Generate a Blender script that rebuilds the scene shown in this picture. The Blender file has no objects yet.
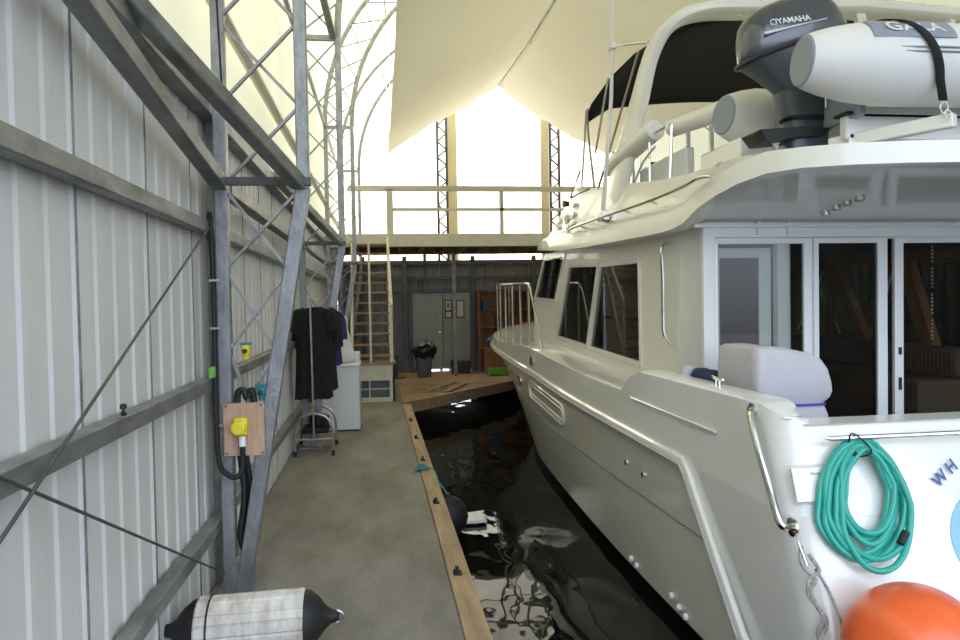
import bpy, math, random
from mathutils import Vector, Matrix, geometry, noise
R = math.radians; PI = math.pi
random.seed(7)
sc = bpy.context.scene
COL = sc.collection

# ------------------------------------------------------------------ materials
def mat(name, col, rough=.5, metal=0., var=0., vscale=4., vstretch=(1,1,1), bump=0., bscale=30., coat=0., col2=None, spec=.5):
    m = bpy.data.materials.new(name); m.use_nodes = True
    nt = m.node_tree; b = nt.nodes['Principled BSDF']
    b.inputs['Base Color'].default_value = (*col, 1)
    b.inputs['Roughness'].default_value = rough; b.inputs['Metallic'].default_value = metal
    b.inputs['Coat Weight'].default_value = coat; b.inputs['Specular IOR Level'].default_value = spec
    if var or bump:
        tc = nt.nodes.new('ShaderNodeTexCoord'); mp = nt.nodes.new('ShaderNodeMapping')
        nt.links.new(tc.outputs['Object'], mp.inputs[0]); mp.inputs['Scale'].default_value = vstretch
    if var:
        n = nt.nodes.new('ShaderNodeTexNoise'); n.inputs['Scale'].default_value = vscale; n.inputs['Detail'].default_value = 5
        n.inputs['Roughness'].default_value = .62
        nt.links.new(mp.outputs[0], n.inputs['Vector'])
        r = nt.nodes.new('ShaderNodeValToRGB')
        r.color_ramp.elements[0].position = .32; r.color_ramp.elements[1].position = .7
        c2 = col2 or tuple(c*(1-var) for c in col)
        r.color_ramp.elements[0].color = (*c2, 1); r.color_ramp.elements[1].color = (*[min(1, c*(1+var*.3)) for c in col], 1)
        nt.links.new(n.outputs[0], r.inputs[0]); nt.links.new(r.outputs[0], b.inputs['Base Color'])
    if bump:
        n2 = nt.nodes.new('ShaderNodeTexNoise'); n2.inputs['Scale'].default_value = bscale; n2.inputs['Detail'].default_value = 4
        nt.links.new(mp.outputs[0], n2.inputs['Vector'])
        bp = nt.nodes.new('ShaderNodeBump'); bp.inputs['Strength'].default_value = bump; bp.inputs['Distance'].default_value = .02
        nt.links.new(n2.outputs[0], bp.inputs['Height']); nt.links.new(bp.outputs[0], b.inputs['Normal'])
    return m

galv = mat('galvanised_steel', (.31,.32,.335), .45, .6, .35, 14, (1,1,.6), .15, 60)
galv2 = mat('weathered_steel', (.30,.31,.31), .5, .6, .45, 9, (1,.4,1), .15, 40)
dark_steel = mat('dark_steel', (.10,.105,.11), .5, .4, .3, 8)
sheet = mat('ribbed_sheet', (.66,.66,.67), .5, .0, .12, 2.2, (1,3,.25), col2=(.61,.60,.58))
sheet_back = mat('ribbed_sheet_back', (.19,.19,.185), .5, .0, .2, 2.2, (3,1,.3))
sheet_right = mat('ribbed_sheet_green', (.16,.18,.16), .6, 0)
concrete = mat('concrete', (.25,.232,.205), .8, 0, .5, 2.3, (1,.35,1), .35, 45, col2=(.15,.138,.118))
def add_moss(m):
    nt = m.node_tree; b = nt.nodes['Principled BSDF']
    src = b.inputs['Base Color'].links[0].from_socket
    tc = nt.nodes.new('ShaderNodeTexCoord')
    n = nt.nodes.new('ShaderNodeTexNoise'); n.inputs['Scale'].default_value = 1.3; n.inputs['Detail'].default_value = 6
    nt.links.new(tc.outputs['Object'], n.inputs['Vector'])
    r = nt.nodes.new('ShaderNodeValToRGB'); r.color_ramp.elements[0].position = .60; r.color_ramp.elements[1].position = .74
    mx = nt.nodes.new('ShaderNodeMixRGB'); mx.inputs[2].default_value = (.24,.235,.14,1)
    nt.links.new(n.outputs[0], r.inputs[0]); nt.links.new(r.outputs[0], mx.inputs[0]); nt.links.new(src, mx.inputs[1])
    nt.links.new(mx.outputs[0], b.inputs['Base Color'])
add_moss(concrete)
timber = mat('dock_timber', (.42,.30,.175), .7, 0, .4, 3, (6,.6,6), .25, 30)
plywood = mat('plywood', (.36,.23,.12), .7, 0, .35, 2.2, (.6,4,1), .1, 20)
ply_wall = mat('shelf_plywood', (.34,.155,.065), .65, 0, .35, 2.5, (3,1,.5))
board_m = mat('raw_board', (.55,.36,.26), .75, 0, .25, 6, (6,1,.8))
cream = mat('cream_paint', (.62,.60,.49), .55, 0, .12, 5)
tread_m = mat('stair_wood', (.34,.21,.12), .7, 0, .3, 5, (.5,3,3))
gel = mat('gelcoat', (.82,.82,.805), .16, 0, .05, 1.2, coat=.5)
gelh = mat('hull_gelcoat', (.72,.71,.65), .22, 0, .10, 1.1, (1,.4,1), coat=.5)
gelf = mat('flybridge_gelcoat', (.88,.87,.81), .22, 0, .06, 1.0, coat=.4)
antifoul = mat('antifoul', (.012,.012,.014), .5)
white_pl = mat('white_plastic', (.80,.80,.80), .35)
door_white = mat('white_aluminium', (.78,.80,.82), .35)
steel = mat('stainless', (.72,.71,.69), .16, 1.)
chrome_w = mat('worn_chrome', (.42,.39,.37), .32, .9)
black = mat('black_canvas', (.008,.008,.011), .8, 0, bump=.1)
blackp = mat('black_plastic', (.014,.014,.017), .42)
rubber = mat('black_rubber', (.010,.010,.011), .6)
cowl_m = mat('cowl_grey', (.075,.085,.105), .25, .35, coat=.6)
leg_m = mat('motor_grey', (.095,.11,.135), .38, .3)
silver = mat('silver_decal', (.7,.72,.75), .3, .3)
tube_m = mat('inflatable_fabric', (.78,.78,.77), .45, 0, .04, 3)
tubegrey = mat('inflatable_grey', (.27,.31,.37), .5)
hose_m = mat('teal_hose', (.02,.36,.29), .38, coat=.2)
orange = mat('orange_buoy', (.86,.13,.03), .33, 0, .15, 4, coat=.25)
covercl = mat('grey_cover_cloth', (.53,.52,.57), .85, 0, .05, 5, bump=.25, bscale=9)
purple = mat('purple_cord', (.08,.05,.42), .6)
navy = mat('navy_cloth', (.02,.035,.08), .8, bump=.2)
tealp = mat('teal_plastic', (.02,.20,.25), .5)
yellow = mat('yellow_plastic', (.80,.66,.03), .4)
bluep = mat('blue_decal', (.25,.50,.75), .4)
letter_b = mat('blue_lettering', (.05,.10,.28), .4)
washer_m = mat('white_enamel', (.66,.68,.70), .35)
green = mat('green_plastic', (.15,.45,.06), .5)
blue_t = mat('blue_tarp', (.02,.10,.22), .6)
cloth_k = mat('black_cloth', (.005,.005,.006), .9, bump=.3, bscale=12)
cloth_b = mat('indigo_cloth', (.025,.02,.10), .85, bump=.3, bscale=12)
cloth_c = mat('charcoal_cloth', (.012,.012,.015), .9)
binm = mat('bin_grey', (.12,.14,.15), .5)
bagm = mat('bin_bag', (.01,.01,.012), .25, bump=.5, bscale=15)
fend_m = mat('fender_white', (.70,.69,.65), .5, 0, .4, 5, (3,1,1), col2=(.42,.36,.33))
doorp = mat('door_paint', (.33,.335,.30), .5, 0, .1, 3)
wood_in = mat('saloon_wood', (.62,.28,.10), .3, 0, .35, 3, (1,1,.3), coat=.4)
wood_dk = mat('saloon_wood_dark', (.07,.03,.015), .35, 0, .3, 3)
carpet = mat('saloon_carpet', (.10,.075,.055), .9)
sofa_m = mat('sofa_stripe', (.20,.10,.07), .85)
red_m = mat('red_plastic', (.32,.05,.04), .5)
paper = mat('paper', (.60,.58,.52), .7)
photo_d = mat('print_dark', (.20,.13,.11), .6)
seam_grey = mat('seam_grey', (.22,.22,.21), .6)
curtain_m = mat('curtain_cloth', (.62,.56,.45), .9)
grey_pl = mat('grey_panel', (.50,.50,.50), .5)
bag_w = mat('white_bag', (.72,.72,.72), .6, bump=.4, bscale=8)

def stripes(m):
    nt = m.node_tree; b = nt.nodes['Principled BSDF']
    tc = nt.nodes.new('ShaderNodeTexCoord'); w = nt.nodes.new('ShaderNodeTexWave'); w.inputs['Scale'].default_value = 6
    nt.links.new(tc.outputs['Object'], w.inputs['Vector']); w.bands_direction = 'Y'
    r = nt.nodes.new('ShaderNodeValToRGB'); r.color_ramp.elements[0].color = (.16,.07,.05,1); r.color_ramp.elements[1].color = (.32,.25,.18,1)
    nt.links.new(w.outputs[0], r.inputs[0]); nt.links.new(r.outputs[0], b.inputs['Base Color'])
stripes(sofa_m)

def fabric(name, col, tcol, amount=.5, vs=.8):
    m = bpy.data.materials.new(name); m.use_nodes = True; nt = m.node_tree; nt.nodes.clear()
    o = nt.nodes.new('ShaderNodeOutputMaterial'); mx = nt.nodes.new('ShaderNodeMixShader')
    d = nt.nodes.new('ShaderNodeBsdfDiffuse'); t = nt.nodes.new('ShaderNodeBsdfTranslucent')
    tc = nt.nodes.new('ShaderNodeTexCoord'); n = nt.nodes.new('ShaderNodeTexNoise'); n.inputs['Scale'].default_value = vs; n.inputs['Detail'].default_value = 4
    mp = nt.nodes.new('ShaderNodeMapping'); mp.inputs['Scale'].default_value = (1,1,.3)
    nt.links.new(tc.outputs['Object'], mp.inputs[0]); nt.links.new(mp.outputs[0], n.inputs['Vector'])
    r = nt.nodes.new('ShaderNodeValToRGB'); r.color_ramp.elements[0].position = .3; r.color_ramp.elements[1].position = .7
    r.color_ramp.elements[0].color = (*[c*.88 for c in tcol], 1); r.color_ramp.elements[1].color = (*tcol, 1)
    nt.links.new(n.outputs[0], r.inputs[0]); nt.links.new(r.outputs[0], t.inputs[0])
    d.inputs[0].default_value = (*col, 1); mx.inputs[0].default_value = amount
    nt.links.new(d.outputs[0], mx.inputs[1]); nt.links.new(t.outputs[0], mx.inputs[2]); nt.links.new(mx.outputs[0], o.inputs[0])
    return m
skin_m = fabric('building_fabric', (.80,.79,.72), (.43,.415,.29), .5)
gable_m = fabric('gable_fabric', (.85,.84,.80), (.92,.91,.86), .6)
liner_m = fabric('liner_fabric', (.74,.71,.64), (.60,.57,.50), .30, .5)
seam_m = fabric('seam_fabric', (.80,.76,.60), (.55,.50,.36), .4)

def glass(name, tint, refl=.10, rough=.02):
    m = bpy.data.materials.new(name); m.use_nodes = True; nt = m.node_tree; nt.nodes.clear()
    o = nt.nodes.new('ShaderNodeOutputMaterial'); mx = nt.nodes.new('ShaderNodeMixShader')
    t = nt.nodes.new('ShaderNodeBsdfTransparent'); t.inputs[0].default_value = (*tint, 1)
    g = nt.nodes.new('ShaderNodeBsdfGlossy'); g.inputs['Roughness'].default_value = rough
    lw = nt.nodes.new('ShaderNodeFresnel'); lw.inputs['IOR'].default_value = 1.5
    mm = nt.nodes.new('ShaderNodeMath'); mm.operation = 'MULTIPLY_ADD'; mm.inputs[1].default_value = 1.0; mm.inputs[2].default_value = refl
    nt.links.new(lw.outputs[0], mm.inputs[0])
    ge = nt.nodes.new('ShaderNodeNewGeometry'); iv = nt.nodes.new('ShaderNodeMath'); iv.operation = 'SUBTRACT'; iv.inputs[0].default_value = 1
    ml = nt.nodes.new('ShaderNodeMath'); ml.operation = 'MULTIPLY'
    nt.links.new(ge.outputs['Backfacing'], iv.inputs[1]); nt.links.new(iv.outputs[0], ml.inputs[0]); nt.links.new(mm.outputs[0], ml.inputs[1]); nt.links.new(ml.outputs[0], mx.inputs[0])
    nt.links.new(t.outputs[0], mx.inputs[1]); nt.links.new(g.outputs[0], mx.inputs[2]); nt.links.new(mx.outputs[0], o.inputs[0])
    return m
glass_side = glass('tinted_glass', (.42,.42,.40), .04)
glass_door = glass('door_glass', (.75,.75,.73), .0)
glass_clear = glass('clear_glass', (.80,.82,.81), .0)

def screen_mat():
    m = bpy.data.materials.new('dotted_screen'); m.use_nodes = True; nt = m.node_tree; b = nt.nodes['Principled BSDF']
    tc = nt.nodes.new('ShaderNodeTexCoord'); v = nt.nodes.new('ShaderNodeTexVoronoi'); v.inputs['Scale'].default_value = 75; v.inputs['Randomness'].default_value = .15
    nt.links.new(tc.outputs['Object'], v.inputs['Vector'])
    r = nt.nodes.new('ShaderNodeValToRGB'); r.color_ramp.elements[0].position = .2; r.color_ramp.elements[1].position = .5
    r.color_ramp.elements[0].color = (.20,.19,.20,1); r.color_ramp.elements[1].color = (.055,.048,.052,1)
    nt.links.new(v.outputs[0], r.inputs[0]); nt.links.new(r.outputs[0], b.inputs['Base Color']); b.inputs['Roughness'].default_value = 1; b.inputs['Specular IOR Level'].default_value = 0
    return m
screen_m = screen_mat()
glass_ws = glass('screen_acrylic', (.97,.98,.97), .0)

def water_mat():
    m = bpy.data.materials.new('harbour_water'); m.use_nodes = True; nt = m.node_tree; b = nt.nodes['Principled BSDF']
    b.inputs['Base Color'].default_value = (.004,.006,.005,1); b.inputs['Roughness'].default_value = .02; b.inputs['IOR'].default_value = 1.33; b.inputs['Specular IOR Level'].default_value = .22
    tc = nt.nodes.new('ShaderNodeTexCoord'); mp = nt.nodes.new('ShaderNodeMapping'); mp.inputs['Scale'].default_value = (1,.6,1)
    nt.links.new(tc.outputs['Object'], mp.inputs[0])
    n = nt.nodes.new('ShaderNodeTexNoise'); n.inputs['Scale'].default_value = 2.6; n.inputs['Detail'].default_value = 1.5
    nt.links.new(mp.outputs[0], n.inputs['Vector'])
    bp = nt.nodes.new('ShaderNodeBump'); bp.inputs['Strength'].default_value = .5; bp.inputs['Distance'].default_value = .035
    nt.links.new(n.outputs[0], bp.inputs['Height']); nt.links.new(bp.outputs[0], b.inputs['Normal'])
    return m
water_m = water_mat()

# ------------------------------------------------------------------ mesh helper
class MB:
    def __init__(s): s.v = []; s.f = []
    def add(s, vs, fs):
        o = len(s.v); s.v += [tuple(p) for p in vs]; s.f += [tuple(i+o for i in f) for f in fs]; return s
    def box(s, x0, x1, y0, y1, z0, z1):
        return s.add([(x0,y0,z0),(x1,y0,z0),(x1,y1,z0),(x0,y1,z0),(x0,y0,z1),(x1,y0,z1),(x1,y1,z1),(x0,y1,z1)],
                     [(3,2,1,0),(4,5,6,7),(0,1,5,4),(1,2,6,5),(2,3,7,6),(3,0,4,7)])
    def bar(s, a, b, w, h=None, up=(0,0,1)):
        a = Vector(a); b = Vector(b); h = h or w; d = (b-a).normalized(); u = Vector(up)
        if abs(d.dot(u)) > .98: u = Vector((0,1,0))
        sd = d.cross(u).normalized(); u = sd.cross(d).normalized()
        vs = []
        for p in (a, b):
            for i, j in ((-1,-1),(1,-1),(1,1),(-1,1)): vs.append(p + sd*(i*w/2) + u*(j*h/2))
        return s.add(vs, [(3,2,1,0),(4,5,6,7),(0,1,5,4),(1,2,6,5),(2,3,7,6),(3,0,4,7)])
    def tube(s, pts, r, n=10, closed=False, cap=True, sq=(1,1), up=None):
        pts = [Vector(p) for p in pts]; m = len(pts); rs = r if isinstance(r, (list,tuple)) else [r]*m
        t0 = None; rings = []; nrm = None
        for i, p in enumerate(pts):
            if closed: t = (pts[(i+1)%m]-pts[i-1]).normalized()
            else: t = (pts[min(i+1,m-1)]-pts[max(i-1,0)]).normalized()
            if up is not None: nrm = Vector(up) - t*Vector(up).dot(t); nrm.normalize()
            elif nrm is None:
                a = Vector((0,0,1)) if abs(t.z) < .9 else Vector((1,0,0))
                nrm = (a - t*a.dot(t)).normalized()
            else: nrm = (nrm - t*nrm.dot(t)).normalized()
            bn = t.cross(nrm)
            rings.append([p + nrm*(math.cos(k*2*PI/n)*rs[i]*sq[0]) + bn*(math.sin(k*2*PI/n)*rs[i]*sq[1]) for k in range(n)])
        vs = [v for rg in rings for v in rg]; fs = []
        for i in range(m if closed else m-1):
            j = (i+1) % m
            for k in range(n): fs.append((i*n+k, i*n+(k+1)%n, j*n+(k+1)%n, j*n+k))
        if cap and not closed: fs.append(tuple(reversed(range(n)))); fs.append(tuple((m-1)*n+k for k in range(n)))
        return s.add(vs, fs)
    def loft(s, rings, closed=True, cap0=False, cap1=False):
        n = len(rings[0]); vs = [p for r in rings for p in r]; fs = []
        for i in range(len(rings)-1):
            for k in range(n if closed else n-1): fs.append((i*n+k, i*n+(k+1)%n, (i+1)*n+(k+1)%n, (i+1)*n+k))
        if cap0: fs.append(tuple(reversed(range(n))))
        if cap1: fs.append(tuple((len(rings)-1)*n+k for k in range(n)))
        return s.add(vs, fs)
    def plate(s, outer, holes, fn, th):
        """polygon with holes in (u,v); fn(u,v,w) -> 3D, thickness th along w"""
        loops = [[Vector((u,v,0)) for u,v in outer]] + [[Vector((u,v,0)) for u,v in h] for h in holes]
        flat = [p for l in loops for p in l]; tris = geometry.tessellate_polygon(loops); n = len(flat)
        vs = [fn(p.x,p.y,0) for p in flat] + [fn(p.x,p.y,th) for p in flat]
        fs = [tuple(t) for t in tris] + [tuple(i+n for i in reversed(t)) for t in tris]; o = 0
        for l in loops:
            m = len(l)
            for i in range(m): fs.append((o+i, o+(i+1)%m, n+o+(i+1)%m, n+o+i))
            o += m
        return s.add(vs, fs)
    def lathe(s, prof, c, axis='Z', n=24):
        rings = []
        for r, h in prof:
            ring = []
            for k in range(n):
                a = 2*PI*k/n; x, y = r*math.cos(a), r*math.sin(a)
                ring.append({'Z': (c[0]+x, c[1]+y, c[2]+h), 'X': (c[0]+h, c[1]+x, c[2]+y), 'Y': (c[0]+x, c[1]+h, c[2]+y)}[axis])
            rings.append(ring)
        return s.loft(rings, True, True, True)
    def mirror(s, xc=4.1):
        n = len(s.v); s.v += [(2*xc-x, y, z) for x, y, z in s.v]; s.f += [tuple(i+n for i in reversed(f)) for f in s.f]; return s
    def xf(s, m):
        s.v = [tuple(m @ Vector(p)) for p in s.v]; return s
    def two(s, name, m, parent, xc=4.1, **kw):
        o = s.build(name, m, parent, **kw); q = MB(); q.v = [(2*xc-x, y, z) for x, y, z in s.v]; q.f = [tuple(reversed(f)) for f in s.f]
        q.build(name, m, parent, **kw); return o
    def build(s, name, m, parent=None, smooth=35, bevel=0., sub=0, solid=0., **tags):
        me = bpy.data.meshes.new(name); me.from_pydata(s.v, [], s.f); me.validate(); me.update()
        import bmesh
        bm = bmesh.new(); bm.from_mesh(me); bmesh.ops.recalc_face_normals(bm, faces=bm.faces); bm.to_mesh(me); bm.free()
        me.materials.append(m)
        if smooth:
            me.shade_smooth(); me.set_sharp_from_angle(angle=R(smooth))
        o = bpy.data.objects.new(name, me); COL.objects.link(o)
        if parent: o.parent = parent; o.matrix_parent_inverse = pinv(parent)
        if solid: md = o.modifiers.new('s', 'SOLIDIFY'); md.thickness = solid; md.offset = 0
        if bevel: md = o.modifiers.new('b', 'BEVEL'); md.width = bevel; md.segments = 2; md.limit_method = 'ANGLE'
        if sub: md = o.modifiers.new('d', 'SUBSURF'); md.levels = sub; md.render_levels = sub
        for k, v in tags.items(): o[k] = v
        return o
def world(o):
    m = o.matrix_basis.copy()
    while o.parent:
        m = o.parent.matrix_basis @ o.matrix_parent_inverse @ m; o = o.parent
    return m
def pinv(p): return world(p).inverted()
def thing(name, label, cat, loc=(0,0,0), group=None):
    o = bpy.data.objects.new(name, None); COL.objects.link(o); o.location = loc; o.empty_display_size = .1
    o['label'] = label; o['category'] = cat
    if group: o['group'] = group
    return o
def tag(o, label, cat, group=None):
    o['label'] = label; o['category'] = cat
    if group: o['group'] = group
    return o
def struct(o, label=None, cat='building'):
    o['kind'] = 'structure'
    if label: o['label'] = label; o['category'] = cat
    return o
def text(name, body, size, m, parent, fn, ext=.002, spacing=1.0, bold=.0):
    cu = bpy.data.curves.new(name, 'FONT'); cu.body = body; cu.size = size; cu.extrude = ext; cu.align_x = 'CENTER'; cu.align_y = 'CENTER'
    cu.space_character = spacing; cu.offset = bold
    t = bpy.data.objects.new('tmp', cu); COL.objects.link(t)
    dg = bpy.context.evaluated_depsgraph_get()
    me = bpy.data.meshes.new_from_object(t.evaluated_get(dg)); bpy.data.objects.remove(t); me.name = name
    for v in me.vertices: v.co = fn(v.co.x, v.co.y, v.co.z)
    me.materials.clear(); me.materials.append(m)
    o = bpy.data.objects.new(name, me); COL.objects.link(o); o.parent = parent; o.matrix_parent_inverse = pinv(parent)
    return o
def cr(tab):
    """smooth monotone-ish interpolation through (t, value) pairs"""
    xs = [a for a, _ in tab]; ys = [b for _, b in tab]
    def f(x):
        if x <= xs[0]: return ys[0]
        if x >= xs[-1]: return ys[-1]
        i = max(k for k in range(len(xs)-1) if xs[k] <= x)
        def sl(k):
            if k == 0: return (ys[1]-ys[0])/(xs[1]-xs[0])
            if k == len(xs)-1: return (ys[-1]-ys[-2])/(xs[-1]-xs[-2])
            return (ys[k+1]-ys[k-1])/(xs[k+1]-xs[k-1])
        h = xs[i+1]-xs[i]; t = (x-xs[i])/h; a, b = sl(i)*h, sl(i+1)*h
        return (2*t**3-3*t*t+1)*ys[i] + (t**3-2*t*t+t)*a + (-2*t**3+3*t*t)*ys[i+1] + (t**3-t*t)*b
    return f
def lin(a, b, n): return [a+(b-a)*i/(n-1) for i in range(n)]
def curve_pts(pts, n=6):
    """Catmull-Rom through 3D points"""
    P = [Vector(p) for p in pts]; out = []
    for i in range(len(P)-1):
        p0, p1, p2, p3 = P[max(i-1,0)], P[i], P[i+1], P[min(i+2,len(P)-1)]
        for k in range(n):
            t = k/n
            out.append(.5*((2*p1)+(p2-p0)*t+(2*p0-5*p1+4*p2-p3)*t*t+(3*p1-p0-3*p2+p3)*t**3))
    return out + [P[-1]]

# ------------------------------------------------------------------ setting
WX = -1.03; Y0 = -1.2; Y1 = 18.1; CX, CZ = 2.8, 5.0; RO = 3.9
def ribbed(a, b, pitch, depth, z0, z1, fn):
    m = MB(); pr = []; y = a
    while y < b:
        pr += [(y, 0), (y+pitch*.62, 0), (y+pitch*.70, depth), (y+pitch*.92, depth)]; y += pitch
    pr.append((b, 0)); m.loft([[fn(u, w, z0) for u, w in pr], [fn(u, w, z1) for u, w in pr]], False)
    return m
w = ribbed(Y0, Y1, .2, .009, -.6, 2.98, lambda u, d, z: (WX-.05+d, u, z)).build('wall_left', sheet, smooth=0); struct(w)
w = ribbed(Y0, Y1+.2, .2, .022, -.9, 3.0, lambda u, d, z: (6.75-d, u, z)).build('wall_right', sheet_right, smooth=0); struct(w)
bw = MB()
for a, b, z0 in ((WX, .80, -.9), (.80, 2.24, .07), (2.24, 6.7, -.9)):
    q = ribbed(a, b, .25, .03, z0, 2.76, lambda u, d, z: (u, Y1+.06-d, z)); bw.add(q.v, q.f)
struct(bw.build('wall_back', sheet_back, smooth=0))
# panel seams are thin folds on the left wall
m = MB()
for y in (2.75, 3.55, 4.35, 5.15, 5.95, 6.75, 7.55): m.box(WX-.05, WX-.035, y-.004, y+.004, -.4, 2.96)
struct(m.build('trim_1', galv2))
# girts
for k, z in enumerate((2.22, 1.29, .42)):
    m = MB(); m.box(WX-.028, WX+.042, Y0, Y1, z-.037, z+.037)
    struct(m.build('trim_%d' % (k+2), galv2, bevel=.006))
m = MB(); m.box(WX-.05, WX+.05, Y0, Y1, 2.90, 3.02); struct(m.build('trim_5', galv2, bevel=.006))
m = MB(); m.box(WX-.03, 6.7, Y1-.07, Y1+.05, 2.70, 2.80); m.box(WX, 6.7, Y1-.05, Y1+.03, 2.32, 2.40); m.box(WX, 6.7, Y1-.05, Y1+.03, 1.98,2.04)
struct(m.build('trim_6', dark_steel))
# steel posts in the back wall
for k, x in enumerate((-.4, .62, 2.33, 3.9, 5.4)):
    m = MB(); m.box(x-.05, x+.05, Y1-.12, Y1-.02, -.05, 2.9); struct(m.build('trim_%d' % (k+7), dark_steel))
# dock slab
m = MB(); dock = [(-1.06,Y0-1),(.40,Y0-1),(.40,3.6),(.345,12.4),(.345,18.1),(-1.06,18.1)]
m.plate(dock, [], lambda u,v,w: (u,v,w-.75), .75); floor = struct(m.build('floor', concrete))
# timber edging
m = MB()
ys = lin(Y0-1, 12.38, 7)
for a, b in zip(ys[:-1], ys[1:]):
    xa, xb = (.405-.055*max(0,(a-3.6)/8.8)), (.405-.055*max(0,(b-3.6)/8.8))
    m.add([(xa,a+.004,-.25),(xa+.14,a+.004,-.25),(xb+.14,b-.004,-.25),(xb,b-.004,-.25),(xa,a+.004,.012),(xa+.14,a+.004,.012),(xb+.14,b-.004,.012),(xb,b-.004,.012)],
          [(3,2,1,0),(4,5,6,7),(0,1,5,4),(1,2,6,5),(2,3,7,6),(3,0,4,7)])
struct(m.build('trim_20', timber, bevel=.005))
# plywood covered end deck
m = MB(); deck = [(.35,12.42),(2.75,15.25),(3.2,16.6),(6.7,17.4),(6.7,18.1),(.35,18.1)]
m.plate(deck, [], lambda u,v,w: (u,v,w-.10), .11); struct(m.build('floor_end_deck', plywood))
m = MB(); m.bar((.37,12.40,-.06),(2.77,15.22,-.06),.07,.2); m.bar((2.77,15.22,-.06),(3.2,16.58,-.06),.07,.2); m.bar((3.2,16.58,-.06),(6.7,17.38,-.06),.07,.2)
struct(m.build('trim_21', timber))
m = MB()
for a, b in (((.4,13.9),(2.0,13.9)),((.4,15.2),(2.7,15.2)),((1.6,13.95),(1.6,18)),((2.9,16.1),(2.9,18))): m.bar((*a,.0115),(*b,.0115),.012,.004)
struct(m.build('trim_22', wood_dk))
# water
m = MB(); m.add([(-30,-30,-.45),(40,-30,-.45),(40,40,-.45),(-30,40,-.45)], [(0,1,2,3)])
wt = m.build('water', water_m); struct(wt); wt['kind'] = 'structure'
# fabric skin
prof = [(CX-RO, 2.95),(CX-RO, 3.7),(CX-RO, 4.4)] + [(CX-RO*math.cos(R(a)), CZ+RO*math.sin(R(a))) for a in range(0, 181, 6)] + [(CX+RO, 2.95)]
m = MB(); Ys = lin(Y0, Y1+.3, 44); rings = []
for y in Ys:
    ph = abs(math.sin(PI*(y)/4.5))
    rings.append([(CX+(x-CX)*(1-.012*ph), y, z) for x, z in prof])
m.loft(rings, False); struct(m.build('ceiling', skin_m, smooth=60))
m = MB(); gp = [(x, z) for x, z in prof if z >= 2.95] ; m.plate([(gp[0][0],2.72)]+gp+[(gp[-1][0],2.72)], [], lambda u,v,w: (u,Y1+.32+w,v), .004)
struct(m.build('wall_gable', gable_m, smooth=0))
# vertical welded seams of the gable sheet and its steel lattice posts
for k, (xa, xb) in enumerate(((1.78,2.02),(4.21,4.42))):
    m = MB(); m.box(xa, xb, Y1+.29, Y1+.31, 2.72, CZ+math.sqrt(RO**2-(xa-CX)**2)-.1); struct(m.build('trim_%d' % (30+k), seam_m))
def lattice_post(x, label):
    t = thing('lattice_post', label, 'post', (x, Y1+.1, 2.8))
    h = CZ+math.sqrt((RO-.1)**2-(x-CX)**2)
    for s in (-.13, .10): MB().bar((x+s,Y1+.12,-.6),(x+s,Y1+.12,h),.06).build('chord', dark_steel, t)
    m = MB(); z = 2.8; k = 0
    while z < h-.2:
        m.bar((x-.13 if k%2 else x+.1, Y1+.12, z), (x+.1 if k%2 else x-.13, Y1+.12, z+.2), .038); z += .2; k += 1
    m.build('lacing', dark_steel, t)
lattice_post(1.64, 'dark steel lattice post at the white end wall, left of the hanging wire')
lattice_post(4.55, 'dark steel lattice post at the white end wall beside the yacht flybridge')
# longitudinal pipes under the skin
m = MB(); m.tube([(-.97, Y0, 3.62), (-.97, Y1+.2, 3.62)], .045); struct(m.build('trim_40', cream))
m = MB(); m.tube([(-.93, Y0, 5.0), (-.93, Y1+.2, 5.0)], .03); struct(m.build('trim_41', galv))

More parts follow.
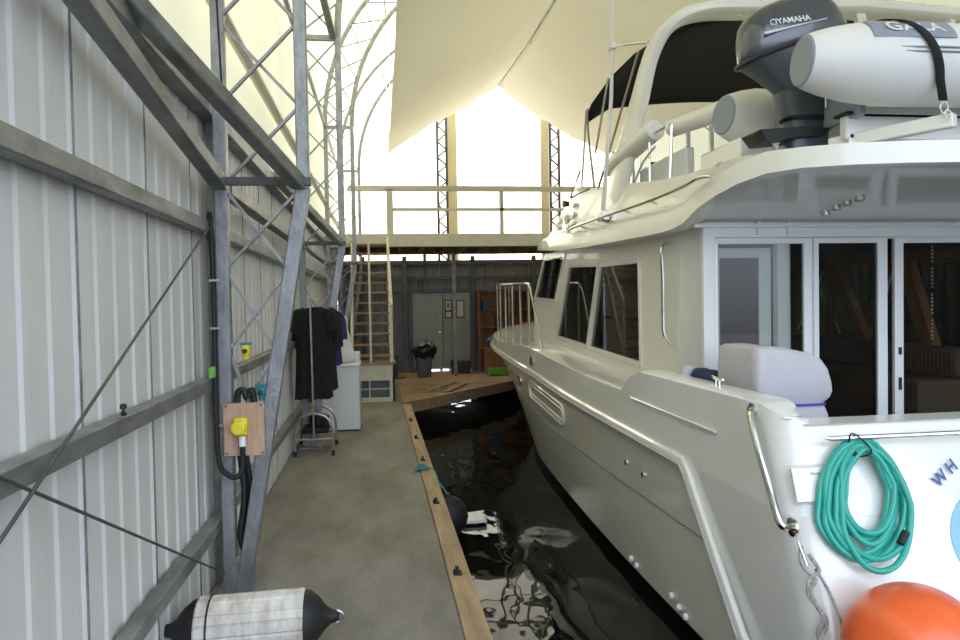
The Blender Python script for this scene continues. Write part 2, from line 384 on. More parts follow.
# ------------------------------------------------------------------ lattice towers with arches
def tower(y, label, full=False):
    t = thing('truss_arch', label, 'truss', (-.9, y, 0))
    xo, xi, xk = -.93, -.445, 2.46
    w = .075
    top = CZ
    MB().bar((xo,y,.02),(xo+.01,y,top),w).build('outer_leg', galv, t, bevel=.006)
    m = MB(); m.bar((-.86,y,.0),(xi,y,xk),w+.012,w); m.bar((xi,y,xk-.02),(xi+.0,y,top),w)
    m.build('inner_leg', galv, t, bevel=.006)
    MB().box(-1.0,-.74,y-.14,y+.14,0,.018).build('base_plate', galv2, t)
    MB().add([(-.97,y-.03,0.015),(-.80,y-.03,0.015),(-.775,y-.03,.2),(-.97,y-.03,.24),(-.97,y+.03,.015),(-.80,y+.03,.015),(-.775,y+.03,.2),(-.97,y+.03,.24)],
             [(0,1,2,3),(7,6,5,4),(0,4,5,1),(1,5,6,2),(2,6,7,3),(3,7,4,0)]).build('gusset', galv, t)
    MB().bar((xo-.02,y-.04,xk+.03),(xi+.05,y-.04,xk+.03),.045).build('tie_bar', dark_steel, t)
    MB().bar((xo,y,top-.02),(xi,y,top-.02),.06).build('tie_bar', galv, t)
    def xin(z): return -.86+(xi+.86)*min(1,z/xk)
    zs = [.98,1.47,1.96,2.46,2.95,3.45,3.95,4.45,4.95]
    for a, b in zip(zs[:-1], zs[1:]):
        MB().bar((xo+.03,y-.012,a+.02),(xin(b)-.03,y-.012,b-.02),.03,.016).build('lacing_bar', galv, t)
        MB().bar((xin(a)-.03,y+.012,a+.02),(xo+.03,y+.012,b-.02),.03,.016).build('lacing_bar', galv, t)
    # arch
    ri, ro = CX-xi, CX-xo
    for r, nm in ((ri,'inner_chord'),(ro,'outer_chord')):
        MB().tube([(CX-r*math.cos(R(a)),y,CZ+r*math.sin(R(a))) for a in range(0,181,5)], .042, 8).build(nm, galv, t)
    m = MB(); a = 0; k = 0; st = 7.5
    while a < 179:
        p = [(CX-r*math.cos(R(q)),y,CZ+r*math.sin(R(q))) for r, q in ((ri,a),(ro,a+st),(ro,a),(ri,a+st))]
        m.bar(p[0],p[1],.028,.018); m.bar(p[2],p[3],.028,.018); a += st
    m.build('arch_lacing', galv, t)
    m = MB(); m.bar((CX+ri,y,-.6),(CX+ri,y,CZ),w); m.bar((CX+ro,y,-.6),(CX+ro,y,CZ),w); m.build('far_leg', galv, t)
    return t
tower(4.5, 'large galvanised lattice leg and arch behind the white cylindrical fender, carrying the yellow plug board')
tower(9, 'galvanised lattice leg and arch just behind the hanging clothes')
tower(13.5, 'galvanised lattice leg and arch beside the wooden stair')
tower(17.9, 'galvanised lattice arch hard against the bright end wall')
# big square tube beams
tag(MB().bar((-.93,1.2,2.93),(-.93,4.55,2.47),.085,.09).build('wall_beam', galv2, bevel=.01), 'grey square steel tube sloping down along the ribbed wall to the outer leg of the large lattice leg', 'beam')
tag(MB().bar((-1.02,3.02,3.04),(-.47,4.46,2.48),.085,.085).build('knee_brace', galv2, bevel=.01), 'grey square steel brace sloping down onto the inner leg of the large lattice leg', 'beam')
tag(MB().bar((-.93,4.6,2.47),(-.93,9,2.47),.09).build('wall_beam', galv2, bevel=.01), 'grey square steel tube between the large lattice leg and the one behind the clothes', 'beam')
tag(MB().bar((-.98,7.2,3.0),(-.47,8.96,2.50),.09).build('knee_brace', galv2, bevel=.01), 'grey steel brace sloping onto the lattice leg behind the hanging clothes', 'beam')
tag(MB().bar((-.75,7.0,5.9),(-.5,8.96,5.0),.08).build('roof_brace', galv, bevel=.01), 'grey steel brace high up, meeting the lattice leg behind the clothes', 'beam')
tag(MB().bar((-.9,9.05,2.47),(-.9,13.45,2.47),.08).build('wall_beam', galv2, bevel=.01), 'grey square steel tube from the clothes lattice leg to the stair lattice leg', 'beam')
# plain wall posts next to big tower
tag(MB().box(-1.06,-1.0,4.72,4.78,0,3.0).build('wall_stud', galv2), 'thin pale steel stud on the ribbed wall behind the black cable', 'post')
# bracing rods
def rod(a, b, label, r=.006, m=dark_steel, nm='bracing_rod'):
    return tag(MB().tube([a, b], r, 8).build(nm, m), label, 'rod')
rod((-.96,1.2,.84),(-.96,4.3,2.2), 'thin steel rod rising across the ribbed wall towards the top girt')
rod((-.97,1.2,1.69),(-.95,4.42,.16), 'thin steel rod falling across the ribbed wall to the foot of the lattice leg')
rod((-.9,4.3,3.98),(-.9,4.48,2.9), 'thin black cord hanging above the sloping brace', .006, rubber, 'hanging_rope')
rod((2.92,17.2,6.9),(2.92,17.3,4.0), 'thin vertical wire hanging from the liner peak to the railing', .007, dark_steel, 'hanging_wire')
# hanging liner
m = MB(); Ys = lin(-1.0, 17.2, 74); N = 44; rings = []
for y in Ys:
    ring = []
    f = (y+1)/18.2
    zr = 6.95 - .32*math.sin(PI*min(1,max(0,(17.2-y)/14)))
    for k in range(N+1):
        u = k/N*2-1
        x = 2.93 + u*2.68; au = abs(u)
        z = zr - (1.58)*(au - .05*math.exp(-au*9)+.05) - .10*math.sin(PI*au)*(1 if u>0 else -.35)
        z += .035*math.sin(y*1.7+u*5)*au + .07*noise.noise(Vector((u*5, y*.55, 3)))+.03*noise.noise(Vector((u*16+y*.9, y*.5, 7))) + .02*math.sin(u*30+y*.8)*au*(1-au)*2
        if au > .995: z += .012*math.sin(y*4)
        ring.append((x - 0, y, z))
    rings.append(ring)
m.loft(rings, False)
ln = m.build('roof_liner', liner_m, smooth=80); tag(ln, 'beige fabric liner hanging like a tent over the yacht', 'liner')
m = MB(); m.tube([(2.93,y,6.95-.32*math.sin(PI*min(1,max(0,(17.2-y)/14)))+.0) for y in Ys], .022, 6); m.build('ridge_cord', galv2, ln)
for y in (0,4.5,9,13.5,17.1):
    a = math.acos((2.8-.27)/3.24)
    MB().tube([(.27,y,5.40),(.27-.02,y,CZ+3.2*math.sin(a))], .008, 6).build('tie_cord', white_pl, ln)
    MB().tube([(2.93,y,6.6),(2.93,y,8.24)], .008, 6).build('tie_cord', white_pl, ln)

# ------------------------------------------------------------------ end of shed: platform, stair, doors, shelves
t = thing('mezzanine_platform', 'cream painted raised platform with railing across the end of the shed', 'platform', (3,14.6,3))
MB().box(-.98,6.6,14.6,14.68,2.88,3.14).build('fascia_beam', cream, t, bevel=.004)
MB().box(-.98,6.6,14.68,17.0,3.04,3.10).build('decking', tread_m, t)
m = MB()
for i in range(17): m.box(-.9+i*.45,-.86+i*.45,14.68,17.0,2.88,3.04)
m.build('joists', tread_m, t)
MB().box(-.98,6.6,17.0,17.06,2.88,3.14).build('rear_beam', tread_m, t)
MB().box(-.6,6.6,14.56,14.70,4.00,4.10).build('top_rail', cream, t, bevel=.004)
MB().box(.22,6.6,14.60,14.66,3.60,3.66).build('mid_rail', cream, t)
MB().box(.17,.30,14.56,14.70,2.88,4.03).build('railing_post', cream, t)
for x in (2.48, 4.9): MB().box(x,x+.07,14.60,14.68,3.14,4.02).build('railing_post', cream, t)
MB().box(1.70,1.78,16.9,16.98,0,3.04).build('support_post', galv2, t)
MB().box(5.6,5.7,16.9,16.98,0,3.04).build('support_post', galv2, t)
MB().box(-.95,-.85,14.7,14.8,0,2.9).build('support_post', galv2, t)
MB().box(1.05,1.12,17.3,17.38,2.0,2.95).build('hanger', dark_steel, t)

t = thing('wooden_stair', 'steep open wooden stair with cream stringers up to the platform', 'stair', (-.1,12.9,0))
b = MB(); b.plate([(-.46,0),(.23,0),(.23,.66),(-.46,.66)], [[(-.36,.08),(.14,.08),(.14,.38),(-.36,.38)]], lambda u,v,w:(u,12.85+w,v), .03)
b.box(-.46,-.43,12.85,13.6,0,.66).box(.20,.23,12.85,13.6,0,.66).build('landing_box', cream, t)
MB().box(-.50,.26,12.82,13.62,.66,.69).build('landing_top', tread_m, t)
m = MB(); m.box(-.36,.14,12.87,12.88,.22,.24).box(-.22,-.20,12.87,12.88,.08,.38); m.build('lattice', cream, t)
MB().box(-.36,.14,13.0,13.01,.05,.4).build('backing_panel', binm, t)
n = 12
for i in range(n):
    f = (i+.5)/n; y = 13.15+f*1.4; z = .69+f*2.3
    MB().box(-.49,.17,y-.11,y+.10,z,z+.035).build('tread', tread_m, t)
for x in (-.52,.18): MB().bar((x,13.1,.62),(x,14.56,3.0),.05,.16).build('stringer', cream, t)
MB().box(-.20,-.16,13.02,13.06,.66,2.9).build('middle_post', cream, t)
MB().box(.17,.22,13.0,13.06,.66,1.75).build('handrail_post', cream, t)
MB().bar((.20,13.0,1.68),(.17,14.5,3.05),.05,.09).build('handrail', cream, t)

# doors in the back wall
for k, (xa, xb) in enumerate(((.80,1.54),(1.56,2.24))):
    d = MB().box(xa,xb,Y1-.10,Y1-.05,.075,1.98).build('door_%d' % (k+1), doorp, bevel=.004); struct(d)
    if k == 0: MB().lathe([(.03,0),(.03,-.03),(.02,-.06)],(1.47,Y1-.10,1.0),'Y',12).build('door_handle', steel, d)
m = MB(); m.plate([(.70,0),(2.33,0),(2.33,2.08),(.70,2.08)], [[(.79,.0001),(2.25,.0001),(2.25,2.0),(.79,2.0)]], lambda u,v,w:(u,Y1-.13+w,v), .1); struct(m.build('trim_door', dark_steel))
t = thing('notice_board', 'dark framed board of pictures on the grey door', 'poster', (1.85,Y1-.11,1.6))
MB().box(1.60,2.10,Y1-.125,Y1-.105,1.34,1.80).build('frame', dark_steel, t)
m = MB(); m.box(1.63,1.76,Y1-.13,Y1-.126,1.55,1.77).box(1.80,1.88,Y1-.13,Y1-.126,1.38,1.77).box(1.92,2.07,Y1-.13,Y1-.126,1.38,1.77).box(1.63,1.76,Y1-.13,Y1-.126,1.37,1.50); m.build('picture', paper, t)
MB().box(1.81,1.87,Y1-.133,Y1-.131,1.45,1.70).build('picture', photo_d, t, label='dark print')
MB().box(1.66,1.73,Y1-.133,Y1-.131,1.60,1.72).build('picture', photo_d, t, label='dark print')
# bin
t = thing('rubbish_bin', 'grey rubbish bin stuffed with a black bag by the back doors', 'bin', (1.0,16.9,0.01))
MB().lathe([(.15,0),(.16,.02),(.20,.5),(.215,.51),(.215,.53),(.19,.53),(.18,.45)],(1.0,16.9,.01),'Z',20).build('tub', binm, t)
m = MB(); rings=[]
for i,(r,h) in enumerate(((.195,.44),(.235,.52),(.26,.60),(.24,.70),(.16,.78),(.05,.83))):
    rings.append([(1.0+(.05 if i>2 else 0)+r*(1+.18*math.sin(k*3+i))*math.cos(k*2*PI/16),16.9+r*math.sin(k*2*PI/16),.01+h+.03*math.sin(k*2+i*2)) for k in range(16)])
m.loft(rings,True,False,True).build('bin_bag', bagm, t)
tag(MB().box(1.68,2.15,17.3,17.7,.012,.32).build('storage_box', blackp, bevel=.02), 'black box on the end deck below the pictures', 'box')
# shelving of orange plywood
t = thing('plywood_shelving', 'orange-brown plywood shelving unit in the back corner behind the yacht bow', 'shelf', (3.6,17.7,0))
MB().box(2.42,6.0,Y1-.16,Y1-.13,.01,2.0).build('back_panel', ply_wall, t)
for z in (1.98,1.52,1.08,.55): MB().box(2.42,6.0,17.55,Y1-.16,z,z+.025).build('shelf', ply_wall, t)
for x in (2.42,3.6,4.8,5.97): MB().box(x,x+.03,17.55,Y1-.16,.01,2.0).build('side_panel', ply_wall, t)
for i, (x, z, wd, h, mm) in enumerate(((2.5,1.545,.2,.22,blue_t),(2.85,1.105,.25,.3,dark_steel),(3.15,1.545,.18,.3,binm),(3.3,1.105,.2,.18,red_m))):
    tag(MB().box(x,x+wd,17.6,17.85,z,z+h).build('storage_tub', mm, bevel=.015), ['blue tub on the upper plywood shelf','dark tub on the middle plywood shelf','grey tub on the upper plywood shelf','red tub on the middle plywood shelf'][i], 'tub')
tag(MB().lathe([(.12,0),(.17,.05),(.19,.18),(.12,.28),(.04,.31)],(2.72,17.2,.62),'Z',14).build('blue_bundle', blue_t), 'crumpled blue bundle on a bench edge behind the bow', 'bundle')
tag(MB().box(2.5,3.0,17.0,17.45,.01,.62).build('wooden_chest', ply_wall, bevel=.01), 'brown wooden chest under the blue bundle', 'chest')
t = thing('green_crate', 'bright green open crate on the end deck near the bow', 'crate', (2.7,16.6,.01))
m = MB(); m.box(2.5,2.95,16.55,16.57,.01,.18).box(2.5,2.95,16.88,16.9,.01,.18).box(2.5,2.52,16.57,16.88,.01,.18).box(2.93,2.95,16.57,16.88,.01,.18).box(2.5,2.95,16.55,16.9,.01,.03).build('shell', green, t)
tag(MB().lathe([(.22,0),(.22,.02),(.04,.03),(.035,.45),(.06,.47),(.06,.5),(.02,.52)],(.35,16.8,.01),'Z',14).build('pipe_stand', dark_steel), 'dark stand with a round foot beside the rubbish bin', 'stand')
for i,(a,b2) in enumerate((((1.2,13.6),(1.75,15.0)),((.9,13.9),(1.5,15.2)),((.65,14.3),(1.3,14.1)))):
    tag(MB().bar((*a,.035),(*b2,.035),.10,.045).build('timber_offcut', timber), ['long timber offcut lying nearest the water on the end deck','long timber offcut lying furthest from the water on the end deck','short timber offcut lying across the end deck near the stair'][i], 'plank')

# ------------------------------------------------------------------ dockside things
t = thing('washing_machine', 'white enamel washing machine on the dock beyond the clothes stand', 'washing machine', (-.6,10.3,0))
MB().box(-.93,-.30,10.0,10.6,.02,.88).build('cabinet', washer_m, t, bevel=.012)
MB().box(-.94,-.29,9.99,10.61,.88,.92).build('lid', washer_m, t, bevel=.01)
MB().box(-.90,-.33,10.03,10.57,0,.02).build('plinth', rubber, t)
MB().box(-.93,-.30,10.46,10.6,.92,1.06).build('control_panel', washer_m, t, bevel=.015)
m = MB(); rings=[]
for i,z in enumerate(lin(.925,1.62,9)):
    hw = [.20,.24,.22,.20,.19,.17,.15,.13,.09][i]
    rings.append([(-.60+ .02*math.sin(i*2)+hw*math.cos(k*2*PI/14)*(1+.1*math.sin(k*2+i)),10.25+.10*math.sin(k*2*PI/14)*(1+.2*math.sin(i+k)),z) for k in range(14)])
tag(m.loft(rings,True,True,True).build('plastic_bag', bag_w, sub=1), 'tall crumpled white bag standing on the washing machine', 'bag')

# clothes stand: chrome pole on an arched frame
t = thing('clothes_stand', 'tarnished chrome stand with two arched foot frames holding dark clothes', 'stand', (-.78,8.7,0))
pole = MB().tube([(-.78,8.40,.18),(-.79,8.40,1.82)], .013, 10).build('pole', chrome_w, t)
MB().tube([(-.79,8.40,1.81),(-.76,9.0,1.81)], .012, 8).build('crossbar', chrome_w, t)
for y in (8.45, 9.1):
    MB().tube(curve_pts([(-1.0,y,.03),(-.99,y,.30),(-.94,y,.44),(-.79,y,.49),(-.64,y,.44),(-.58,y,.30),(-.57,y,.03)],5), .014, 8).build('arched_frame', chrome_w, t)
    m = MB()
    for x in (-1.0,-.57): m.lathe([(.02,0),(.02,.05),(.015,.06)],(x,y,0),'Z',10)
    m.build('rubber_foot', rubber, t)
MB().tube([(-.99,8.42,.2),(-.57,8.42,.2)],.011,8).build('stretcher', chrome_w, t)
for x in (-.99,-.575): MB().tube([(x,8.45,.22),(x,9.1,.22)],.011,8).build('stretcher', chrome_w, t)
tag(MB().box(-.94,-.63,8.6,9.0,.232,.29).build('folded_cloth', cloth_c, bevel=.02), 'dark folded cloth lying low in the clothes stand', 'cloth')
tag(MB().lathe([(.10,0),(.12,.03),(.12,.12),(.09,.14)],(-.75,8.8,.291),'Z',14).build('dark_bucket', blackp), 'small black tub set inside the clothes stand', 'tub')
def garment(x, y, z, wd, ln, m, label, sleeve=.26, tilt=0.):
    t = thing('hanging_garment', label, 'clothing', (x,y,z), 'dark clothes on the stand')
    rings = []
    for i, f in enumerate(lin(0,1,12)):
        hw = wd*(.34+.66*min(1,f*7)**.6)*(1-.05*math.sin(f*PI)) + (.03*f)
        th = .035+.045*min(1,f*3)
        rings.append([(x+hw*math.cos(a*2*PI/28), y+th*math.sin(a*2*PI/28)*(1+.35*math.sin(a*2.1+f*2)*f), z-f*ln+.015*math.sin(a*1.7)*f) for a in range(28)])
    MB().loft(rings,True,True,True).build('body', m, t, smooth=60)
    for s in (-1,1):
        p = curve_pts([(x+s*wd*.62,y,z-.05),(x+s*wd*1.0,y,z-.11),(x+s*(wd*1.12+.05*tilt),y-.02,z-.24),(x+s*(wd*1.2),y-.02,z-sleeve-.06)],4)
        MB().tube(p,[.05,.06,.065,.07,.07,.07,.07,.068,.066,.064,.062,.06,.058][:len(p)],10,sq=(1,.7)).build('sleeve', m, t)
    MB().tube(curve_pts([(x,y,z-.01),(x,y,z+.04),(x+.02,y,z+.07),(x+.01,y-.0,z+.09)],4),.004,6).build('hanger_hook', steel, t)
garment(-.78,8.54,1.71,.19,1.05,cloth_k,'black short-sleeved top hanging nearest on the chrome stand',.22)
garment(-.74,8.70,1.72,.20,.98,cloth_c,'charcoal jacket hanging behind the black top',.42)
garment(-.68,8.84,1.68,.19,.66,cloth_b,'indigo shirt hanging furthest back on the chrome stand',.30)

# plug board
t = thing('plug_board', 'raw plywood board with a yellow shore power plug, screwed to the large lattice leg', 'board', (-.82,4.42,1.0))
MB().box(-.935,-.70,4.425,4.445,.855,1.17).build('board', board_m, t, bevel=.003)
m = MB()
for x,z in ((-.92,.87),(-.715,.87),(-.92,1.155),(-.715,1.155)): m.lathe([(.007,0),(.006,-.004)],(x,4.425,z),'Y',8)
m.build('screws', dark_steel, t)
pl = MB().box(-.868,-.79,4.36,4.425,.985,1.09).build('socket_housing', yellow, t, bevel=.012)
MB().lathe([(.040,0),(.040,-.03),(.033,-.034),(.02,-.034)],(-.835,4.362,1.035),'Y',20).build('round_cap', yellow, pl)
MB().lathe([(.02,0),(.02,.05),(.016,.06)],(-.822,4.39,.92),'Z',12).build('cable_gland', white_pl, t)
tag(MB().tube(curve_pts([(-.822,4.39,.925),(-.825,4.39,.80),(-.85,4.38,.745),(-.90,4.38,.75),(-.955,4.38,.84),(-.965,4.38,1.2),(-.965,4.40,1.7),(-.972,4.42,2.15),(-.985,4.44,2.26),(-1.0,4.5,2.30)],7),.016,10).build('power_cable', rubber),
    'thick black cable clipped up the outer side of the large lattice leg', 'cable')
m = MB()
for z in (1.05,1.62,1.9): m.box(-.985,-.93,4.375,4.40,z-.006,z+.006)
tag(m.build('cable_clips', steel), 'pale clips round the black cable on the lattice leg', 'clip')
for i,(x,y) in enumerate(((-.86,4.50),(-.83,4.53))):
    tag(MB().tube(curve_pts([(x,y,.86),(x+.02,y,.6),(x-.01,y,.35),(x+.03,y+.03,.2)],5),.018,8).build('hanging_cable', rubber), ['black cable hanging straight down behind the plug board','second black cable hanging down behind the plug board, further from the wall'][i], 'cable')
def tap(x,y,z,m1,label):
    t = thing('hose_tap', label, 'tap', (x,y,z))
    MB().lathe([(.016,0),(.018,.03),(.026,.04),(.026,.075),(.015,.085)],(x,y,z),'Z',12).build('body', m1, t)
    MB().box(x-.035,x+.035,y-.012,y+.012,z+.085,z+.10).build('lever', tealp, t, bevel=.004)
    MB().lathe([(.014,0),(.014,-.05)],(x,y-.0,z+.05),'Y',10).build('spout', blackp, t)
tap(-.80,4.45,1.43,yellow,'small yellow and teal fitting on the lacing above the plug board')
tap(-.715,4.44,1.18,tealp,'teal fitting clamped to the inner leg just above the plug board')
tag(MB().tube(curve_pts([(-.86,4.46,1.17),(-.85,4.46,1.235),(-.82,4.46,1.24),(-.80,4.46,1.19),(-.79,4.46,1.23),(-.77,4.46,1.235),(-.76,4.46,1.17)],4),.02,8).build('glove', rubber), 'black glove-like hoses bunched behind the top of the plug board', 'hose')
tag(MB().lathe([(.010,0),(.012,.012),(.005,.015),(.005,.024),(.013,.028),(.013,.042),(.008,.046)],(-.985,2.92,1.335),'Z',12).build('knob', blackp), 'small black knob on the middle girt of the ribbed wall', 'knob')
tag(MB().box(-.985,-.955,4.30,4.36,1.335,1.40).build('green_clip', green, bevel=.006), 'small green clip on the middle girt beside the black cable', 'clip')

# foreground cylindrical fender
t = thing('boat_fender', 'scuffed white cylindrical fender with black ends lying on the dock', 'fender', (-.62,3.72,0))
A = Vector((-.925,3.70,.152)); B = Vector((-.41,3.72,.152)); d = (B-A).normalized()
def along(f): return A+(B-A)*f
sd = Vector((0,1,0)); up = Vector((0,0,1)); rings = []
for f in (0,.02,.98,1):
    ring = []
    for k in range(96):
        a = 2*PI*k/96; rr = (.15 if 0<f<1 else .143) - (.009 if k%6==0 else 0)
        ring.append(along(f)+sd*math.cos(a)*rr+up*math.sin(a)*rr)
    rings.append(ring)
MB().loft(rings,True,True,True).build('body', fend_m, t, smooth=25)
for s, o in ((-1,A),(1,B)):
    pr = [(.142,0),(.135,.03),(.10,.07),(.06,.10),(.035,.13),(.03,.16),(.018,.17)]
    e = MB().loft([[o+d*(s*h)+sd*math.cos(k*2*PI/20)*r+up*math.sin(k*2*PI/20)*r for k in range(20)] for r,h in pr],True,True,True).build('end_cap', rubber, t)
    if s == 1:
        MB().tube([o+d*(.16+.03*math.cos(a))+up*(.03*math.sin(a)-.005) for a in lin(0,2*PI,14)[:-1]],.009,8,True).build('rope_eye', chrome_w, e)
MB().tube([along(.12)+sd*math.cos(a)*.152+up*math.sin(a)*.152 for a in lin(0,2*PI,32)[:-1]],.005,6,True).build('cord', rubber, t)

# dock bolts, rope, floats in the water
for i,y in enumerate((4.55,6.2,7.9,9.2,10.6)):
    x = .40-.055*(y-3.6)/8.8+.07
    t = thing('dock_bolt', ['black bolt pair nearest the camera end of the timber edging','black bolt pair on the timber edging beside the black float','black bolt pair on the timber edging beyond the teal rope','black bolt pair on the timber edging level with the washing machine','black bolt pair closest to the plywood end deck'][i], 'bolt', (x,y,.012), 'bolts in the timber edging')
    MB().box(x-.035,x+.02,y-.04,y+.04,.012,.02).build('washer_plate', rubber, t)
    MB().lathe([(.014,0),(.014,.03),(.008,.034)],(x-.02,y-.02,.02),'Z',8).build('bolt_head', blackp, t)
    MB().lathe([(.014,0),(.014,.03),(.008,.034)],(x-.01,y+.02,.02),'Z',8).build('bolt_head', blackp, t)
t = thing('teal_rope', 'knotted teal rope tied on the timber dock edge', 'rope', (.38,7.5,.01))
m = MB(); p = [(.40+.07*math.sin(i*2.3),7.5+.10*math.cos(i*1.7),.03+.015*math.sin(i*3.1)) for i in range(16)]
m.tube(curve_pts(p,4),.009,6); m.build('knot', tealp, t)
MB().tube(curve_pts([(.42,7.5,.03),(.50,7.42,.03),(.53,7.3,.0),(.56,7.1,-.1)],5),.007,6).build('rope_tail', tealp, t)
t = thing('round_float', 'dark round float in the water against the dock', 'float', (.66,6.9,-.3))
MB().lathe([(.01,-.19),(.10,-.17),(.17,-.10),(.195,0),(.17,.10),(.10,.17),(.04,.19),(.03,.22),(.01,.22)],(.60,6.8,-.29),'Z',28).build('ball', rubber, t)
MB().tube([(.60,6.8,-.08),(.565,6.9,-.04),(.55,7.1,-.05)],.008,6).build('rope', tealp, t)
t = thing('floating_bracket', 'white slotted bracket plate sticking out past the dark float', 'bracket', (.9,7.1,-.43))
m = MB(); m.plate([(.76,6.96),(1.00,6.98),(.98,7.06),(1.02,7.12),(.98,7.2),(1.02,7.3),(.80,7.24)], [[(.89,7.05),(.93,7.05),(.93,7.08),(.89,7.08)],[(.89,7.17),(.93,7.17),(.93,7.20),(.89,7.20)]], lambda u,v,w:(u,v,-.43+w), .03)
m.build('plate', white_pl, t)

# ------------------------------------------------------------------ the yacht
XC = 4.1
boat = thing('motor_yacht', 'large white motor yacht with flybridge moored stern-on beside the dock', 'yacht', (XC,9,-.45))
fXr = cr([(2.5,1.93),(3.5,1.90),(6,1.895),(9,1.905),(11,1.935),(12.5,1.985),(13.5,2.12),(14.4,2.50),(15.1,3.15),(15.6,4.1)])
fXw = cr([(2.5,1.97),(4.35,1.935),(6.3,1.95),(9.1,2.07),(10.2,2.19),(11.5,2.47),(13,3.02),(14,3.55),(14.8,4.1)])
fZr = cr([(2.5,.70),(4.3,.71),(7,.75),(9,.83),(11,.88),(12.5,.93),(14,1.03),(15.6,1.2)])
fZk = cr([(2.5,.27),(4.1,.29),(8.2,.29),(10,.42),(12,.62),(14,.85),(15.3,1.0)])
def fZt(y):
    if y < 5.25: return 1.20
    q = min(1,max(0,(y-9)/4)); base = fZr(y)+.29-.14*q*q*(3-2*q)
    if y < 5.60: t = (y-5.25)/.35; t = t*t*(3-2*t); return 1.20*(1-t)+base*t
    return base
def yT(z): return 3.27-.34*(1.15-z)     # raked transom
def sx(y, f, yb, f0=None): return f(y)
def ring(level):
    # level: 0 keel-ish, 1 waterline, 2 chine, 3 rub, 4 top
    pts = []
    if level == 4:
        yb, fx, fz = 15.72, (lambda y: min(XC, fXr(min(y,15.6))+.02)), fZt
    elif level == 3: yb, fx, fz = 15.6, fXr, fZr
    elif level == 2:
        yb = 15.3
        def fx(y): q = (y-3)/(15.3-3); return .72*fXr(3+q*12.6)+.28*fXw(3+q*11.8)
        fz = fZk
    elif level == 1: yb, fx, fz = 14.8, fXw, (lambda y: -.36)
    else: yb, fx, fz = 14.2, (lambda y: min(XC, fXw(y+.5)+.5)), (lambda y: -.95)
    z0 = fz(3.2); ys = yT(z0); xs = fx(ys+.2); r = .16
    zt0 = 1.118 if level == 4 else z0
    pts.append((XC, ys, zt0)); 
    for x in (3.6,3.1,2.6,2.2): pts.append((x, ys, zt0))
    for a in (90,72,54,36,18,0): pts.append((xs+r-r*math.cos(R(a)), ys+r-r*math.sin(R(a)), zt0+(z0-zt0)*(1-a/90)**.8))
    for i in range(1, 61):
        q = i/60; y = ys+r + (yb-ys-r)*(q if q < .0 else q**.92)
        pts.append((min(XC, fx(y)), y, fz(y)))
    pts[-1] = (XC, yb, fz(yb))
    return pts
L = [ring(i) for i in range(5)]
yl = cr([(-.42,3.27),(-.32,3.42),(-.06,3.64),(.32,3.97),(.66,4.27),(.75,4.36)])
def side_ring(lv, hullpart):
    zl = {1:-.36, 2:fZk(4.0), 3:.71}[lv]; y1 = yl(zl); rg = L[lv]; sidep = rg[10:]
    def at(y):
        for p, q in zip(sidep[:-1], sidep[1:]):
            if p[1] <= y <= q[1]:
                t = (y-p[1])/max(1e-6,q[1]-p[1]); return tuple(p[k]+(q[k]-p[k])*t for k in range(3))
        return sidep[-1]
    if not hullpart: return rg[:11] + [at(sidep[0][1]+(y1-sidep[0][1])*k/6) for k in range(1,7)]
    yb = sidep[-1][1]
    return [at(y1+(yb-y1)*(k/60)**.95) for k in range(60)]+[sidep[-1]]
MB().loft([side_ring(k,True) for k in (1,2,3)], False).mirror(XC).build('hull', gelh, boat, smooth=25)
MB().loft([side_ring(k,False) for k in (1,2,3)], False).mirror(XC).build('transom', gel, boat, smooth=40)
m = MB().loft([L[3], L[4]], False).mirror(XC)
m.build('bulwark', gel, boat, smooth=40)
m = MB().loft([L[0], L[1]], False).mirror(XC); m.build('underwater_hull', antifoul, boat)
# knuckle line, rub rail
ys = lin(4.0, 15.2, 60)
def hullX(y, z):
    zr, zk = fZr(y), fZk(y)
    q = (y-3)/(15.3-3); xk = .72*fXr(3+q*12.6)+.28*fXw(3+q*11.8)
    if z > zk: t = (z-zk)/(zr-zk); return xk+(fXr(y)-xk)*t
    t = (z+.36)/(zk+.36); return fXw(min(y,14.8))+(xk-fXw(min(y,14.8)))*t
MB().tube([(hullX(y,fZk(y))-.002,y,fZk(y)) for y in ys],.006,6).mirror(XC).build('knuckle_line', seam_grey, boat)
p = [(hullX(3.25,-.38)-.01,3.25,-.42),(hullX(3.35,-.3)-.012,3.40,-.32),(1.895,3.62,-.06),(1.885,3.95,.32),(1.88,4.25,.66),(1.88,4.32,.71)]
p = [Vector(q) for q in p] + [Vector((fXr(y)-.015,y,fZr(y))) for y in lin(4.5,15.6,50)]
MB().tube(p,.032,8,sq=(1.15,.8)).mirror(XC).build('rub_rail', gel, boat)
MB().tube([q+Vector((-.03,0,-.012)) for q in p],.006,6).mirror(XC).build('rail_insert', grey_pl, boat)
# decks
i0 = next(i for i,q in enumerate(L[4]) if i > 10 and q[1] > 5.3)
m = MB(); a = []; b = []; c = []
for (x,y,z) in L[4][i0:]:
    xi = 2.37 if y < 10.2 else XC
    a.append((x,y,z)); b.append((min(x+.05,XC),y,z+.012)); c.append((max(min(xi,XC), x+.06 if x+.06<XC else XC), y, (min(z, fZr(y)+.29)+.015) + (.05 if y>10.2 else 0)))
m.loft([a,b,c], False).mirror(XC).build('deck', gel, boat, smooth=30)
